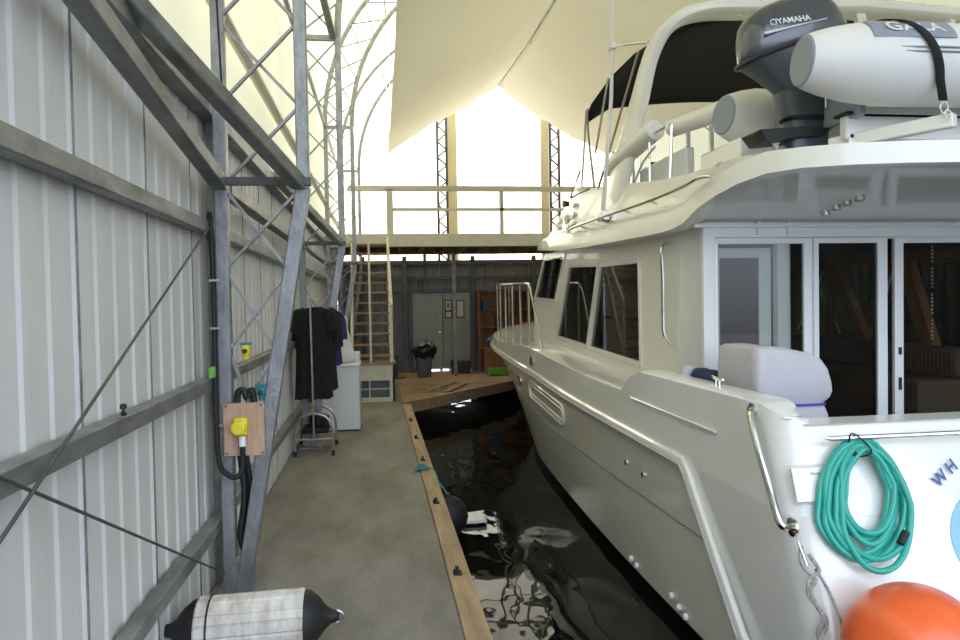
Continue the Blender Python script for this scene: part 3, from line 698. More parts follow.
# cockpit coaming, transom cap, inner walls, sole
cp = [q for q in L[4][5:] if q[1] < 5.35]
a = cp; b = [(q[0]+.03,q[1]+(.03 if i<6 else 0),q[2]+.012) for i,q in enumerate(cp)]
c = [(2.10, max(q[1]+.04,3.42) if i>=4 else 3.42, q[2]+.012) for i,q in enumerate(cp)]
d = [(q[0], q[1], .45) for q in c]
MB().loft([a,b,c,d], False).two('coaming', gel, boat, smooth=35)
m = MB(); m.add([(2.05,yT(1.118),1.118),(6.15,yT(1.118),1.118),(6.1,3.42,1.122),(2.1,3.42,1.122),(6.1,3.44,.45),(2.1,3.44,.45)],[(0,1,2,3),(3,2,4,5)])
m.build('transom_cap', gel, boat)
MB().box(2.1,6.1,3.3,5.15,.40,.45).build('cockpit_sole', gel, boat)
# coaming step line
MB().tube([(fXr(y)-.004,y,fZr(y)+.27+.0*y) for y in lin(3.9,5.3,8)],.008,6).build('moulded_line', gel, boat)

# ---- superstructure
SX = 2.35
def sidefn(u,v,w): return (SX+w, u, v)
win1 = [(6.31,1.17),(7.90,1.22),(7.47,2.10),(6.33,2.08)]
win2 = [(8.02,1.23),(9.42,1.27),(8.74,2.16),(7.58,2.11)]
win3 = [(9.52,1.76),(10.74,1.80),(10.10,2.31),(9.0,2.31)]
side = [(5.46,1.0),(10.95,1.02),(10.83,1.80),(10.15,2.40),(5.40,2.40)]
m = MB().plate(side, [win1,win2,win3], sidefn, .05); m.two('cabin_side', gelf, boat, smooth=20)
# curved front
pb = [(2.35,10.95),(2.45,11.35),(2.8,11.75),(3.4,12.0),(4.1,12.1)]; pt = [(2.35,10.15),(2.45,10.4),(2.8,10.65),(3.4,10.85),(4.1,10.9)]
pm = [(2.35,10.83),(2.45,11.1),(2.8,11.4),(3.4,11.6),(4.1,11.7)]
MB().loft([[(x,y,1.0) for x,y in pb],[(x,y,1.8) for x,y in pm],[(x,y,2.42) for x,y in pt]],False).mirror(XC).build('cabin_front', gelf, boat)
MB().loft([[(x-.012,y+.012,1.86) for x,y in pm[1:]],[(x-.012,y+.03,2.34) for x,y in pt[1:]]],False).mirror(XC).build('windscreen', glass_side, boat)
def grow(poly, d):
    n = len(poly); cx = sum(p[0] for p in poly)/n; cy = sum(p[1] for p in poly)/n; out = []
    for i in range(n):
        p0, p1, p2 = Vector(poly[i-1]), Vector(poly[i]), Vector(poly[(i+1)%n])
        e1 = (p1-p0).normalized(); e2 = (p2-p1).normalized()
        n1 = Vector((e1.y,-e1.x)); n2 = Vector((e2.y,-e2.x))
        if n1.dot(p1-Vector((cx,cy))) < 0: n1 = -n1; n2 = -n2
        k = (n1+n2); k = k/(1+n1.dot(n2)); out.append(tuple(p1+k*d))
    return out
for wn in (win1,win2,win3):
    for xx, sgn in ((SX,1),(2*XC-SX,-1)):
        f = MB().plate(grow(wn,.045), [grow(wn,-.006)], lambda u,v,w: (xx-sgn*.014+sgn*w, u, v), .02).build('window_frame', gel, boat, bevel=.004)
        MB().plate(grow(wn,-.004), [], lambda u,v,w: (xx+sgn*(.012+w), u, v), .006).build('window_pane', glass_side, f, smooth=0)
# mullions of the forward side window
for y in (9.72, 10.25):
    MB().bar((SX+.0,y+.12,1.78),(SX+.0,y-.28,2.31),.05,.03).build('window_mullion', blackp, boat)
# quarter fin between cabin side and bulkhead
m = MB(); m.loft([[(2.35,5.47,1.0),(2.35,5.40,2.42)],[(2.352,5.44,1.0),(2.352,5.38,2.42)],[(2.335,5.02,1.0),(2.36,5.02,2.42)],[(2.35,5.0,1.0),(2.37,5.0,2.42)],[(2.42,5.06,1.0),(2.42,5.06,2.42)]],False)
m.two('cabin_quarter', gel, boat, smooth=25)
# bulkhead with sliding doors
m = MB(); m.plate([(2.36,.45),(5.84,.45),(5.84,2.42),(2.36,2.42)], [[(2.46,.52),(5.74,.52),(5.74,2.175),(2.46,2.175)]], lambda u,v,w: (u,5.0+w,v), .08); m.build('aft_bulkhead', gel, boat)
MB().plate([(2.33,.46),(5.80,.46),(5.80,2.26),(2.33,2.26)], [[(2.42,.54),(5.72,.54),(5.72,2.185),(2.42,2.185)]], lambda u,v,w: (u,4.96+w,v), .05).build('door_surround', door_white, boat, bevel=.006)
MB().box(2.25,5.9,4.93,5.0,2.255,2.285).build('door_header', door_white, boat, bevel=.005)
for x in (2.74,2.98): MB().box(x,x+.018,4.935,4.96,2.20,2.30).build('header_clip', door_white, boat)
def panel(x0,x1,y,fw,gl,nm,fl=None,fr=None):
    fl = fl or fw; fr = fr or fw
    f = MB().plate([(x0,.55),(x1,.55),(x1,2.18),(x0,2.18)], [[(x0+fl,.60),(x1-fr,.60),(x1-fr,2.14),(x0+fl,2.14)]], lambda u,v,w:(u,y+w,v), .035).build(nm, door_white, boat, bevel=.004)
    if gl: MB().box(x0+fl-.004,x1-fr+.004,y+.014,y+.020,.598,2.142).build('glass_pane', gl, f)
    return f
panel(2.42,3.22,4.99,.05,glass_clear,'fixed_window',.015,.085)
sc_ = MB().plate([(2.50,.9),(2.96,.9),(2.96,2.12),(2.50,2.12)], [[(2.545,.95),(2.86,.95),(2.86,2.045),(2.545,2.045)]], lambda u,v,w:(u,5.14+w,v), .04).build('screen_frame', door_white, boat, bevel=.006)
MB().box(2.54,2.87,5.155,5.165,.94,2.05).build('dotted_screen', screen_m, sc_)
MB().box(2.42,2.52,5.10,5.14,.55,2.18).build('screen_post', grey_pl, boat)
MB().box(2.97,3.075,5.07,5.14,.55,2.18).build('screen_post', door_white, boat, bevel=.005)
panel(3.20,3.80,4.965,.05,glass_door,'sliding_door',.04,.08)
dr = panel(3.885,4.62,5.0,.05,glass_door,'sliding_door',.075,.06)
for z,h in ((1.29,.055),(1.02,.095)): MB().tube([(3.925,4.995,z),(3.925,4.995,z+h)],.012,10).build('lock_plate', blackp, dr)
panel(4.62,5.70,4.99,.05,glass_door,'fixed_window')
MB().box(3.80,3.885,5.10,5.14,.55,2.18).build('dark_gap_strip', wood_dk, boat)  # dark strip painting in the shade of the gap between the sliding doors
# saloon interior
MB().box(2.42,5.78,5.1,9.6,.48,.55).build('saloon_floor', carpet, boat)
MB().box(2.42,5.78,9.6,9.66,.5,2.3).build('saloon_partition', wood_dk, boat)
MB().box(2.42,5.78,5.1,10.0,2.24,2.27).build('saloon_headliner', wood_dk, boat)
for s in (0,1):
    xx = 2.44 if s == 0 else 5.76; sg = 1 if s == 0 else -1
    MB().plate([(5.3,.5),(9.6,.5),(9.6,2.26),(5.3,2.26)], [grow(win1,-.01),grow(win2,-.01)], lambda u,v,w:(xx-sg*.03+sg*w,u,v), .03).build('wood_lining', wood_in, boat)
MB().box(5.62,5.76,5.3,9.6,2.12,2.20).build('valance', wood_in, boat)
MB().box(5.55,5.76,5.3,9.6,1.06,1.12).build('window_shelf', wood_in, boat)
MB().bar((5.66,6.72,1.12),(5.66,7.15,2.18),.10,.17).build('window_post', wood_in, boat)
MB().bar((5.66,7.72,1.12),(5.66,8.38,2.18),.10,.15).build('window_post', wood_in, boat)
MB().box(5.05,5.75,6.2,9.2,.55,.93).box(5.45,5.75,6.2,9.2,.93,1.22).build('settee', sofa_m, boat, bevel=.05)
for y0, y1 in ((8.35,9.35),(7.2,7.75)):
    MB().loft([[(2.50+.025*math.sin(k*1.25),y0+(y1-y0)*k/40,z) for k in range(41)] for z in (1.12,2.18)],False).build('curtain', curtain_m, boat, smooth=60)
MB().box(3.7,4.5,6.9,7.8,.98,1.02).box(4.0,4.2,7.2,7.5,.55,.98).build('saloon_table', wood_in, boat, bevel=.01)
MB().box(3.35,3.75,8.3,9.5,.55,1.25).build('galley_cabinet', wood_in, boat, bevel=.01)
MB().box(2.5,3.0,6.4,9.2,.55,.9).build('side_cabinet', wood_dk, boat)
MB().plate([(3.0,.55),(5.7,.55),(5.7,2.2),(3.0,2.2)], [[(3.5,1.3),(4.6,1.3),(4.6,1.95),(3.5,1.95)]], lambda u,v,w:(u,9.5+w,v), .05).build('wood_bulkhead', wood_in, boat)
m = MB()
for i in range(26):
    if i%7 != 5: m.lathe([(.002,-.010),(.009,-.004),(.009,.004),(.002,.010)],(4.30,5.12,2.12-i*.029),'Z',8)
m.build('bead_string', white_pl, boat, kind='stuff')

# ---- flybridge shell
prf = cr([(3.4,0),(12,1)])
fb_b = cr([(3.35,2.43),(3.9,2.46),(4.35,2.41),(4.65,2.36),(5.0,2.265),(6,2.27),(8.15,2.33),(9.6,2.43),(10.6,2.5)])
fb_t = cr([(3.35,2.55),(3.9,2.59),(4.3,2.625),(5.5,2.70),(6.6,2.84),(7.6,2.95),(8.15,2.98),(8.8,2.86),(9.6,2.56),(10.2,2.50),(10.6,2.54)])
plan = [(4.1,3.34),(3.6,3.345),(3.1,3.37),(2.75,3.43),(2.5,3.54),(2.32,3.70),(2.22,3.90),(2.17,4.15),(2.15,4.4),(2.15,4.65)] + [(2.15,y) for y in lin(4.9,9.4,24)] + [(2.2,9.9),(2.4,10.3),(2.8,10.65),(3.4,10.9),(4.1,11.0)]
bot = [(x,y,fb_b(y)) for x,y in plan]
mid = []; top = []; inn = []; flo = []
for x,y,z in bot:
    k = min(1,max(0,(y-3.9)/.8)); fade = min(1,max(0,(y-9.2)/1.0))
    zt = fb_t(y)
    zm = z + .13
    inx = (.03 + .10*k)*(1 if x < 3 else max(0,(4.1-x)/1.1))
    mid.append((x+.004, y, min(zm, zt-.005)))
    top.append((x+inx, y+(.03 if y<3.8 else (-.5*fade)), zt))
    inn.append((min(x+inx+.10,XC) if x<4 else XC, y+(.10 if y<3.8 else (-.12-.5*fade if y>9.4 else 0)), zt-.005))
    flo.append((min(x+inx+.14,XC) if x<4 else XC, y+(.13 if y<3.8 else (-.2-.5*fade if y>9.4 else 0)), min(zt-.01, 2.52)))
MB().loft([bot,mid,top,inn,flo],False).mirror(XC).build('flybridge_shell', gelf, boat, smooth=28)
# recessed underside and deck
half = bot + [(2*XC-x,y,z) for x,y,z in reversed(bot[1:-1])]
lip = [(x+(XC-x)*(.05)+(0.03 if x<3 else 0), y+(.07 if y<3.8 else 0), z+.0) for x,y,z in bot]
lip2 = [(x, y, z+.03) for x,y,z in lip]
m = MB().loft([bot,lip,lip2],False).mirror(XC); m.build('overhang_lip', gelf, boat, smooth=20)
m = MB(); cent = [(XC, y, z) for x,y,z in lip2]; q1 = [(x+(XC-x)*.5, y, z) for x,y,z in lip2]
m.loft([lip2,q1,cent],False).mirror(XC).build('overhang_ceiling', gel, boat, smooth=40)
m = MB(); m.loft([flo,[(XC,y,min(z,2.53)) for x,y,z in flo]],False).mirror(XC).build('flybridge_floor', gelf, boat)
# chrome speaker lights under the overhang
for x, y in ((3.235,4.50),(3.21,4.60),(3.19,4.69),(3.17,4.78)):
    MB().lathe([(.034,.05),(.034,-.02),(.026,-.03),(.012,-.012)],(x,y,fb_b(y)+.025),'Z',14).build('downlight', steel, boat)
# long stainless rail on the flybridge side
pts = curve_pts([(2.13,7.95,2.52),(2.085,7.6,2.53),(2.08,6.5,2.52),(2.08,5.4,2.505),(2.08,4.75,2.515),(2.09,4.5,2.535),(2.13,4.42,2.53)],6)
gr = MB().tube(pts,.013,8).build('side_grab_rail', steel, boat)
for y in (7.3,6.7,6.0,5.4): MB().tube([(2.08,y,2.515),(2.16,y,2.49)],.009,8).build('rail_bracket', steel, gr)
# decals on the brow and aft shoulder
def shellX(y, z):
    zb, zt = fb_b(y)+.13, fb_t(y); return 2.154 + max(0, min(1, (z-zb)/(zt-zb)))*.126
m = MB()
for i in range(8):
    cy = 8.35+.42*math.sin(i*2.4); cz = 2.66+.07*math.cos(i*1.9)
    o = [(cy+.07*math.cos(a+i)*(1+.35*math.sin(3*a)), cz+.035*math.sin(a+i)*(1+.35*math.sin(3*a))) for a in lin(0,2*PI,15)[:-1]]
    m.add([(shellX(p,q)-.014,p,q) for p,q in o],[tuple(range(14))])
m.build('scroll_decal', mat('faded_decal',(.60,.60,.55),.4), boat, solid=.002)
m = MB(); m.tube(curve_pts([(2.16,4.42+.02*math.sin(i*2)-.012*i,2.60+.012*math.sin(i*2.7)) for i in range(9)],3),.003,5); m.build('script_decal', grey_pl, boat)
# horn
MB().lathe([(.03,0),(.032,-.03),(.045,-.07),(.03,-.07)],(2.225,8.28,2.88),'X',14).build('horn', blackp, boat)
# small flybridge windscreen
ws = [(2.28,8.40,2.97),(2.28,7.62,2.95),(2.33,7.42,3.15),(2.33,8.15,3.24)]
f = MB().tube([Vector(p) for p in (ws[1],ws[0],ws[3])],.013,6).build('flybridge_screen_frame', blackp, boat)
MB().tube([Vector(p) for p in (ws[3],ws[2])],.008,6).build('screen_edge', steel, f)
MB().add([ws[0],ws[1],ws[2],ws[3]],[(0,1,2,3)]).build('screen_pane', glass_ws, f, solid=.004, smooth=0)
# arch
def rib(pts, ws, ths, m, nm, n=16):
    pts = [Vector(p) for p in pts]; rings = []
    for i,p in enumerate(pts):
        t = (pts[min(i+1,len(pts)-1)]-pts[max(i-1,0)]).normalized()
        fw = Vector((0,1,0)); fw = (fw - t*fw.dot(t)).normalized(); s = t.cross(fw)
        rings.append([p+fw*(math.copysign(abs(math.cos(a))**.7,math.cos(a))*ws[i]/2)+s*(math.copysign(abs(math.sin(a))**.7,math.sin(a))*ths[i]/2) for a in lin(0,2*PI,n+1)[:-1]])
    return MB().loft(rings,True,True,True)
P = curve_pts([(2.27,6.75,2.72),(2.30,6.55,3.05),(2.33,6.22,3.50),(2.36,5.98,3.85),(2.46,5.84,4.04),(2.68,5.76,4.13),(3.1,5.74,4.16),(4.1,5.74,4.20)],5)
n = len(P); W = [.62-.40*min(1,i/(n*.38)) for i in range(n)]; W = [w if i < n*.5 else .22+.08*min(1,(i-n*.5)/8) for i,w in enumerate(W)]
T = [.09+.03*min(1,i/n*2) for i in range(n)]
rib(P,W,T,gelf,'').mirror(XC).build('radar_arch', gelf, boat)
MB().lathe([(.05,0),(.05,-.006),(.03,-.008)],(3.0,5.72,4.105),'Z',16).build('arch_light', steel, boat)
MB().lathe([(.05,0),(.05,-.006),(.03,-.008)],(3.9,5.72,4.135),'Z',16).build('arch_light', steel, boat)
# things on the arch beam seen past the dinghy: radar bracket legs
MB().bar((4.55,5.6,2.6),(4.95,5.7,4.15),.10,.06).build('arch_strut', gelf, boat)
MB().bar((4.25,5.5,2.7),(4.1,5.7,4.15),.08,.05).build('arch_strut', gelf, boat)
# bimini top
m = MB(); rings = []
for y,z in ((6.02,4.02),(6.05,4.10),(6.5,4.17),(7.2,4.17),(7.9,4.08),(8.1,3.98),(8.12,3.92)):
    rings.append([(2.40+(3.4)*q, y-.35*math.sin(PI*q)*(1 if y<6.3 else -.2), z+.16*math.sin(PI*q)-(.14*(1-min(1,q*12)))-(.14*(1-min(1,(1-q)*12)))) for q in lin(0,1,25)])
m.loft(rings,False).build('bimini_canvas', black, boat, solid=.012)
f = MB().tube(curve_pts([(2.40,8.05,3.93),(2.36,7.9,3.6),(2.30,7.5,2.95)],4),.013,8).build('bimini_frame', chrome_w, boat)
for a,b2 in (((2.40,8.1,3.92),(2.30,8.0,2.97)),((2.36,6.3,3.98),(2.28,7.3,2.9)),((2.37,7.2,4.02),(2.3,7.45,3.3))):
    MB().tube([a,b2],.012,8).build('bimini_pole', chrome_w, f)
for a,b2 in (((5.80,8.1,3.92),(5.90,8.0,2.97)),((5.84,6.3,3.98),(5.92,7.3,2.9))): MB().tube([a,b2],.012,8).build('bimini_pole', chrome_w, f)
# antenna
an = MB().tube([(2.14,6.72,2.56),(2.15,6.45,3.6),(2.16,6.3,5.3)],[.022,.018,.012],10).build('antenna', white_pl, boat)
MB().box(2.11,2.18,6.62,6.80,2.50,2.60).build('antenna_mount', steel, an, bevel=.01)
MB().tube([(2.15,6.40,4.06),(2.36,6.05,3.98)],.010,6).build('antenna_brace', steel, an)
MB().box(2.12,2.18,6.36,6.46,4.03,4.08).build('antenna_clamp', white_pl, an, bevel=.01)
# arch foot roll and canvas roll on the flybridge side
MB().tube(curve_pts([(2.30,6.95,3.02),(2.30,6.8,3.06),(2.31,6.3,3.12),(2.33,5.92,3.17),(2.34,5.84,3.18)],4),[.06,.08,.092,.092,.092,.092,.092,.092,.092,.092,.092,.092,.092,.092,.09,.08,.05][:17],14).build('canvas_roll', gelf, boat)
MB().tube([(2.38,5.62,3.13),(2.38,5.60,3.13),(2.52,5.0,3.12),(2.6,4.9,3.12)],[.05,.075,.075,.07],14).build('canvas_roll', gelf, boat)
# flybridge rails, seat back, helm bits
rl = MB().tube(curve_pts([(2.29,6.25,2.80),(2.28,6.0,2.93),(2.27,5.7,3.0)],4),.010,8).build('flybridge_rail', steel, boat)
MB().tube([(2.31,5.93,2.72),(2.31,5.93,3.14),(2.33,5.55,3.14),(2.33,5.5,3.13)],.012,8).build('rail_post', steel, rl)
MB().tube([(2.31,5.5,2.68),(2.33,5.5,3.13)],.014,8).build('rail_post', steel, rl)
for y in (6.45,6.15): MB().tube([(2.30,y,2.78),(2.30,y,3.0)],.010,8).build('rail_post', steel, rl)
MB().box(2.42,2.50,5.45,6.5,2.55,2.95).build('seat_back', washer_m, boat, bevel=.02)
MB().box(2.42,3.3,4.6,5.2,2.54,2.83).build('locker', gelf, boat, bevel=.02)
MB().lathe([(.05,0),(.05,.05),(.02,.06)],(2.44,6.25,2.93),'X',12).build('winch_light', blackp, boat)
MB().lathe([(.04,0),(.04,.05),(.02,.06)],(2.44,6.35,2.80),'X',12).build('winch_light', blackp, boat)
tag(MB().box(2.6,2.9,4.75,4.95,2.832,2.87).build('life_vest', red_m, bevel=.01), 'small red item lying on the flybridge locker beside the dinghy', 'vest')

# ---- hull fittings
def oval(cy, cz, ry, rz, slant=0, n=20, off=.0):
    return [(cy+ry*math.cos(a)*1.0 , cz+rz*math.sin(a)+slant*ry*math.cos(a)) for a in lin(0,2*PI,n+1)[:-1]]
for y,z,ry,rz in ((11.02,.70,.10,.055),(10.05,.62,.11,.06)):
    o = oval(y,z,ry,rz); MB().add([(hullX(a,b)-.006,a,b) for a,b in o],[tuple(range(20))]).build('porthole', blackp, boat, solid=.01)
    MB().tube([(hullX(a,b)-.008,a,b) for a,b in o],.010,6,True).build('porthole_rim', steel, boat)
o = oval(9.0,fZr(9)+.15,.10,.055); MB().add([(fXr(a)-.004,a,b) for a,b in o],[tuple(range(20))]).build('fairlead_opening', blackp, boat, solid=.01)
MB().tube([(fXr(a)-.004,a,b) for a,b in o],.009,6,True).build('fairlead_rim', steel, boat)
def stadium(y0,z0,y1,z1,r,n=8):
    d = Vector((y1-y0,z1-z0)).normalized(); nn = Vector((-d.y,d.x)); out = []
    for c,s in ((Vector((y1,z1)),1),(Vector((y0,z0)),-1)):
        for k in range(n+1):
            a = -PI/2+PI*k/n; p = c + d*(s*math.cos(a)*r) + nn*(s*math.sin(a)*r); out.append((p.x,p.y))
    return out
for r,wr in ((.11,.016),(.06,.013)):
    o = stadium(7.5,.52,9.15,.60,r)
    MB().tube([(hullX(a,b)-.006,a,b) for a,b in o],wr,6,True).build('vent_moulding', gel, boat)
for y,z in ((5.44,.46),(5.07,.45)):
    MB().lathe([(.022,-.012),(.022,.0),(.01,.0)],(hullX(y,z),y,z),'X',12).build('hull_outlet', steel, boat)
for y,z in ((5.42,-.30),(5.30,-.31),(4.62,-.27),(4.50,-.30),(4.40,-.32)):
    MB().lathe([(.018,-.025),(.024,-.01),(.024,.0)],(hullX(y,z)-.002,y,z),'X',12).build('skin_fitting', gel, boat)
# bow rail
ys = [9.65,10.3,11.0,11.7,12.4,13.1,13.8,14.4,15.0,15.4]
tp = [Vector((fXr(y)+.10,y,fZt(y)+.02)) for y in ys]
zt = lambda y: 1.98+.12*(y-9.6)/6
topl = [Vector((fXr(y)+.10,y,zt(y))) for y in lin(9.65,15.45,16)]+[Vector((XC,15.7,2.12))]
br = MB().tube([Vector((fXr(8.93)+.12,8.93,fZt(8.93)+.02)),Vector((fXr(9.5)+.1,9.5,1.9))]+topl,.015,8).mirror(XC).build('bow_rail', steel, boat)
for y in ys:
    x = fXr(y)+.10
    MB().tube([(x,y,fZt(y)+.01),(x,y,zt(y))],.013,8).build('stanchion', steel, br)
    MB().tube([(2*XC-x,y,fZt(y)+.01),(2*XC-x,y,zt(y))],.013,8).build('stanchion', steel, br)
# cabin handrail and quarter rail, cleats
MB().tube(curve_pts([(2.34,5.60,2.19),(2.27,5.58,2.16),(2.265,5.56,1.9),(2.265,5.56,1.6),(2.27,5.55,1.45),(2.34,5.55,1.37)],5),.014,8).build('cabin_handrail', steel, boat)
q = MB().tube(curve_pts([(1.94,3.52,1.155),(1.875,3.46,1.145),(1.855,3.36,1.0),(1.85,3.24,.82),(1.845,3.14,.68),(1.92,3.17,.65)],6),.018,10).build('quarter_handrail', steel, boat)
MB().lathe([(.04,0),(.04,-.012),(.02,-.016)],(1.92,3.52,1.155),'X',16).build('rail_flange', steel, q)
MB().lathe([(.045,0),(.045,-.012),(.02,-.016)],(1.93,3.17,.65),'X',16).build('rail_flange', steel, q)
def cleat(x,y,z,ang,parent,s=1.0):
    m = MB(); c,si = math.cos(ang)*s, math.sin(ang)*s
    m.tube([(x-.12*c,y-.12*si,z+.055*s),(x-.08*c,y-.08*si,z+.048*s),(x+.08*c,y+.08*si,z+.048*s),(x+.12*c,y+.12*si,z+.055*s)],[.007*s,.012*s,.012*s,.007*s],8)
    for k in (-.04,.04): m.tube([(x+k*c,y+k*si,z-.005),(x+k*c,y+k*si,z+.045*s)],.012*s,8)
    return m.build('deck_cleat', steel, parent)
cleat(2.02,4.12,1.212,R(80),boat,.9)
cleat(2.02,3.31,1.122,R(5),boat,.5)
# transom hatch, rail, lettering, disc
def T3(x, z, w=0.): return (x, yT(z)-w, z)
def tplate(nm, x0,x1,z0,z1,w,m):
    b_ = MB(); b_.add([T3(x0,z0,w),T3(x1,z0,w),T3(x1,z1,w),T3(x0,z1,w),T3(x0,z0,-.01),T3(x1,z0,-.01),T3(x1,z1,-.01),T3(x0,z1,-.01)],
        [(3,2,1,0),(4,5,6,7),(0,1,5,4),(1,2,6,5),(2,3,7,6),(3,0,4,7)]); return b_.build(nm, m, boat, bevel=.004)
h = tplate('shower_hatch',1.93,2.14,.775,.925,.008,gel)
tplate('hatch_latch',2.02,2.07,.895,.905,.014,grey_pl)
MB().tube([T3(1.915,.765,.002),T3(2.155,.765,.002),T3(2.155,.935,.002),T3(1.915,.935,.002)],.002,6,True).build('hatch_seam', grey_pl, boat)
MB().tube([T3(2.0,.70,.002),T3(6.0,.70,.002)],.002,6).build('moulded_line', gel, boat)
tr = MB().tube([T3(2.11,1.062,.05),T3(2.14,1.06,.055),T3(6.0,1.055,.055)],[.006,.013,.013],10).build('transom_rail', steel, boat)
for x in (2.30,3.2,4.1,5.0): MB().tube([T3(x,1.06,.055),T3(x,1.06,-.01)],.010,8).build('rail_bracket', steel, tr)
def arc_letter(ch, x, z, ang, size):
    ca, sa = math.cos(ang), math.sin(ang)
    return text('lettering', ch, size, letter_b, boat, lambda u,v,w: T3(x+u*ca-v*sa, z+u*sa+v*ca, .004+w), .001, 1, .0015)
arc_letter('W',2.70,.845,R(36),.078); arc_letter('H',2.775,.895,R(31),.078)
o = [(2.90+.22*math.cos(a), .56+.22*math.sin(a)) for a in lin(0,2*PI,41)[:-1]]
m = MB(); m.add([T3(a,b,.004) for a,b in o]+[T3(a,b,.0) for a,b in o],[tuple(range(40))]+[(i,(i+1)%40,40+(i+1)%40,40+i) for i in range(40)]); m.build('round_emblem', bluep, boat)
MB().box(2.1,6.1,2.25,3.1,-.10,-.04).build('swim_platform', gel, boat, bevel=.02)

# ---- things on the yacht
t = thing('garden_hose', 'coiled teal hose hanging from the transom rail of the yacht', 'hose', (2.27,3.1,1.04))
m = MB(); loops = [(2.262,.795,.165,.245,.05,.0),(2.285,.80,.185,.25,-.06,.015),(2.25,.785,.19,.25,.10,.03),(2.27,.83,.14,.21,.0,.02),(2.29,.78,.175,.24,.13,.045),(2.24,.80,.155,.235,-.14,.04),(2.30,.755,.165,.26,.03,.055),(2.265,.84,.125,.19,.1,.055),(2.27,.835,.105,.20,.04,.03),(2.275,.82,.115,.215,-.05,.045),(2.25,.785,.20,.255,.04,.01)]
path = []
for i,(cx,cz,rx,rz,tl,w) in enumerate(loops):
    for k in range(20):
        a = PI/2+2*PI*k/20; x = rx*math.cos(a)*(1+.04*math.sin(3*a+i)); z = rz*math.sin(a)
        if z > 0: x *= (1-.30*(z/rz)**3)
        else: x *= 1.12; z *= 1.03
        xx = cx+x*math.cos(tl)-z*math.sin(tl)*.6; zz = cz+z*math.cos(tl)+x*math.sin(tl)*.4
        path.append(Vector(T3(xx+(zz-.80)*.13-.018, zz, .022+w*.9)))
m.tube(curve_pts(path,2),.0145,10); m.build('coil', hose_m, t)
MB().tube([T3(2.355,.60,.085),T3(2.40,.645,.08)],.017,10).build('coupling', rubber, t)
MB().tube([T3(2.215,.985,.07),T3(2.235,.995,.07)],.016,10).build('coupling', rubber, t)
MB().tube(curve_pts([T3(2.22,1.05,.07),T3(2.235,1.085,.075),T3(2.28,1.05,.09),T3(2.30,1.0,.10),T3(2.27,.97,.03),T3(2.24,1.02,.02),T3(2.22,1.05,.07)],4),.004,6).build('tie', rubber, t)

t = thing('buoy', 'large glossy orange ball buoy at the yacht stern under the hose', 'buoy', (2.26,2.72,.25))
c = Vector((2.19,2.70,.245)); ax = Vector((-1,-.15,-.16)).normalized()
q = ax.to_track_quat('Z','Y').to_matrix().to_4x4(); M4 = Matrix.Translation(c) @ q
pr = [(.0,-.285)]+[(.285*math.sin(a), -.285*math.cos(a)) for a in lin(.1,2.35,22)]+[(.16,.235),(.115,.262),(.085,.285)]
MB().lathe(pr,(0,0,0),'Z',48).xf(M4).build('ball', orange, t, smooth=60)
MB().lathe([(.10,.265),(.09,.30),(.06,.315),(.045,.32),(.04,.37),(.02,.38)],(0,0,0),'Z',24).xf(M4).build('black_end', blackp, t)
t = thing('mooring_rope', 'frayed grey rope knotted round a cleat on the yacht corner above the buoy', 'rope', (1.93,2.98,.5))
m = MB()
base = [(1.90,3.06,.60),(1.885,3.04,.54),(1.90,3.02,.50),(1.93,3.0,.46),(1.90,2.99,.42),(1.915,2.97,.36),(1.94,2.95,.30),(1.91,2.95,.24),(1.93,2.93,.18)]
m.tube(curve_pts(base,4),.010,8)
m.tube(curve_pts([(1.93,3.05,.56),(1.95,3.0,.50),(1.905,3.0,.47),(1.89,2.99,.40),(1.93,2.96,.34),(1.955,2.95,.28),(1.91,2.93,.22),(1.9,2.93,.16)],4),.009,8)
m.tube(curve_pts([(1.95,3.03,.50),(1.98,2.98,.42),(2.0,2.94,.33),(2.02,2.90,.22)],4),.007,8)
m.build('rope', mat('grey_rope',(.42,.40,.38),.85,0,.4,40,bump=.5,bscale=80), t)
MB().tube([(1.885,3.06,.62),(1.905,3.02,.52)],.007,8).build('cleat_horn', steel, t)

t = thing('covered_barbecue', 'pale grey fabric cover tied with a purple cord in the yacht cockpit', 'cover', (2.48,4.3,.45))
rings = []
for z,(xa,xb),(ya,yb) in ((.46,(2.12,2.72),(3.90,4.53)),(.8,(2.15,2.70),(3.92,4.52)),(1.04,(2.19,2.66),(3.96,4.49)),(1.085,(2.20,2.645),(3.975,4.48)),(1.10,(2.205,2.64),(3.98,4.475)),(1.115,(2.20,2.65),(3.975,4.48)),(1.15,(2.19,2.675),(3.96,4.49)),(1.22,(2.185,2.69),(3.95,4.5)),(1.30,(2.185,2.685),(3.95,4.5)),(1.38,(2.19,2.66),(3.955,4.495)),(1.43,(2.195,2.62),(3.965,4.485)),(1.445,(2.21,2.56),(3.985,4.46)),(1.45,(2.27,2.45),(4.08,4.40))):
    ring = []
    for k in range(48):
        a = 2*PI*(k+.5)/48; c_, s_ = math.cos(a), math.sin(a); e = .20
        x = (xa+xb)/2+(xb-xa)/2*math.copysign(abs(c_)**e,c_); y = (ya+yb)/2+(yb-ya)/2*math.copysign(abs(s_)**e,s_)
        nn = .020*noise.noise(Vector((x*6,y*6,z*3.5)))+.008*noise.noise(Vector((x*15,y*15,z*9))); ring.append((x+nn, y+nn, z-.26*max(0,(x-2.38))*min(1,max(0,(z-1.12)/.2))))
    rings.append(ring)
MB().loft(rings,True,True,True).build('fabric_cover', covercl, t, smooth=50)
p = [(( (2.4225)+.228*math.copysign(abs(math.cos(a))**.20,math.cos(a))), 4.2275+.258*math.copysign(abs(math.sin(a))**.20,math.sin(a)), 1.10) for a in lin(0,2*PI,49)[:-1]]
MB().tube(p,.007,6,True).build('cord', purple, t)
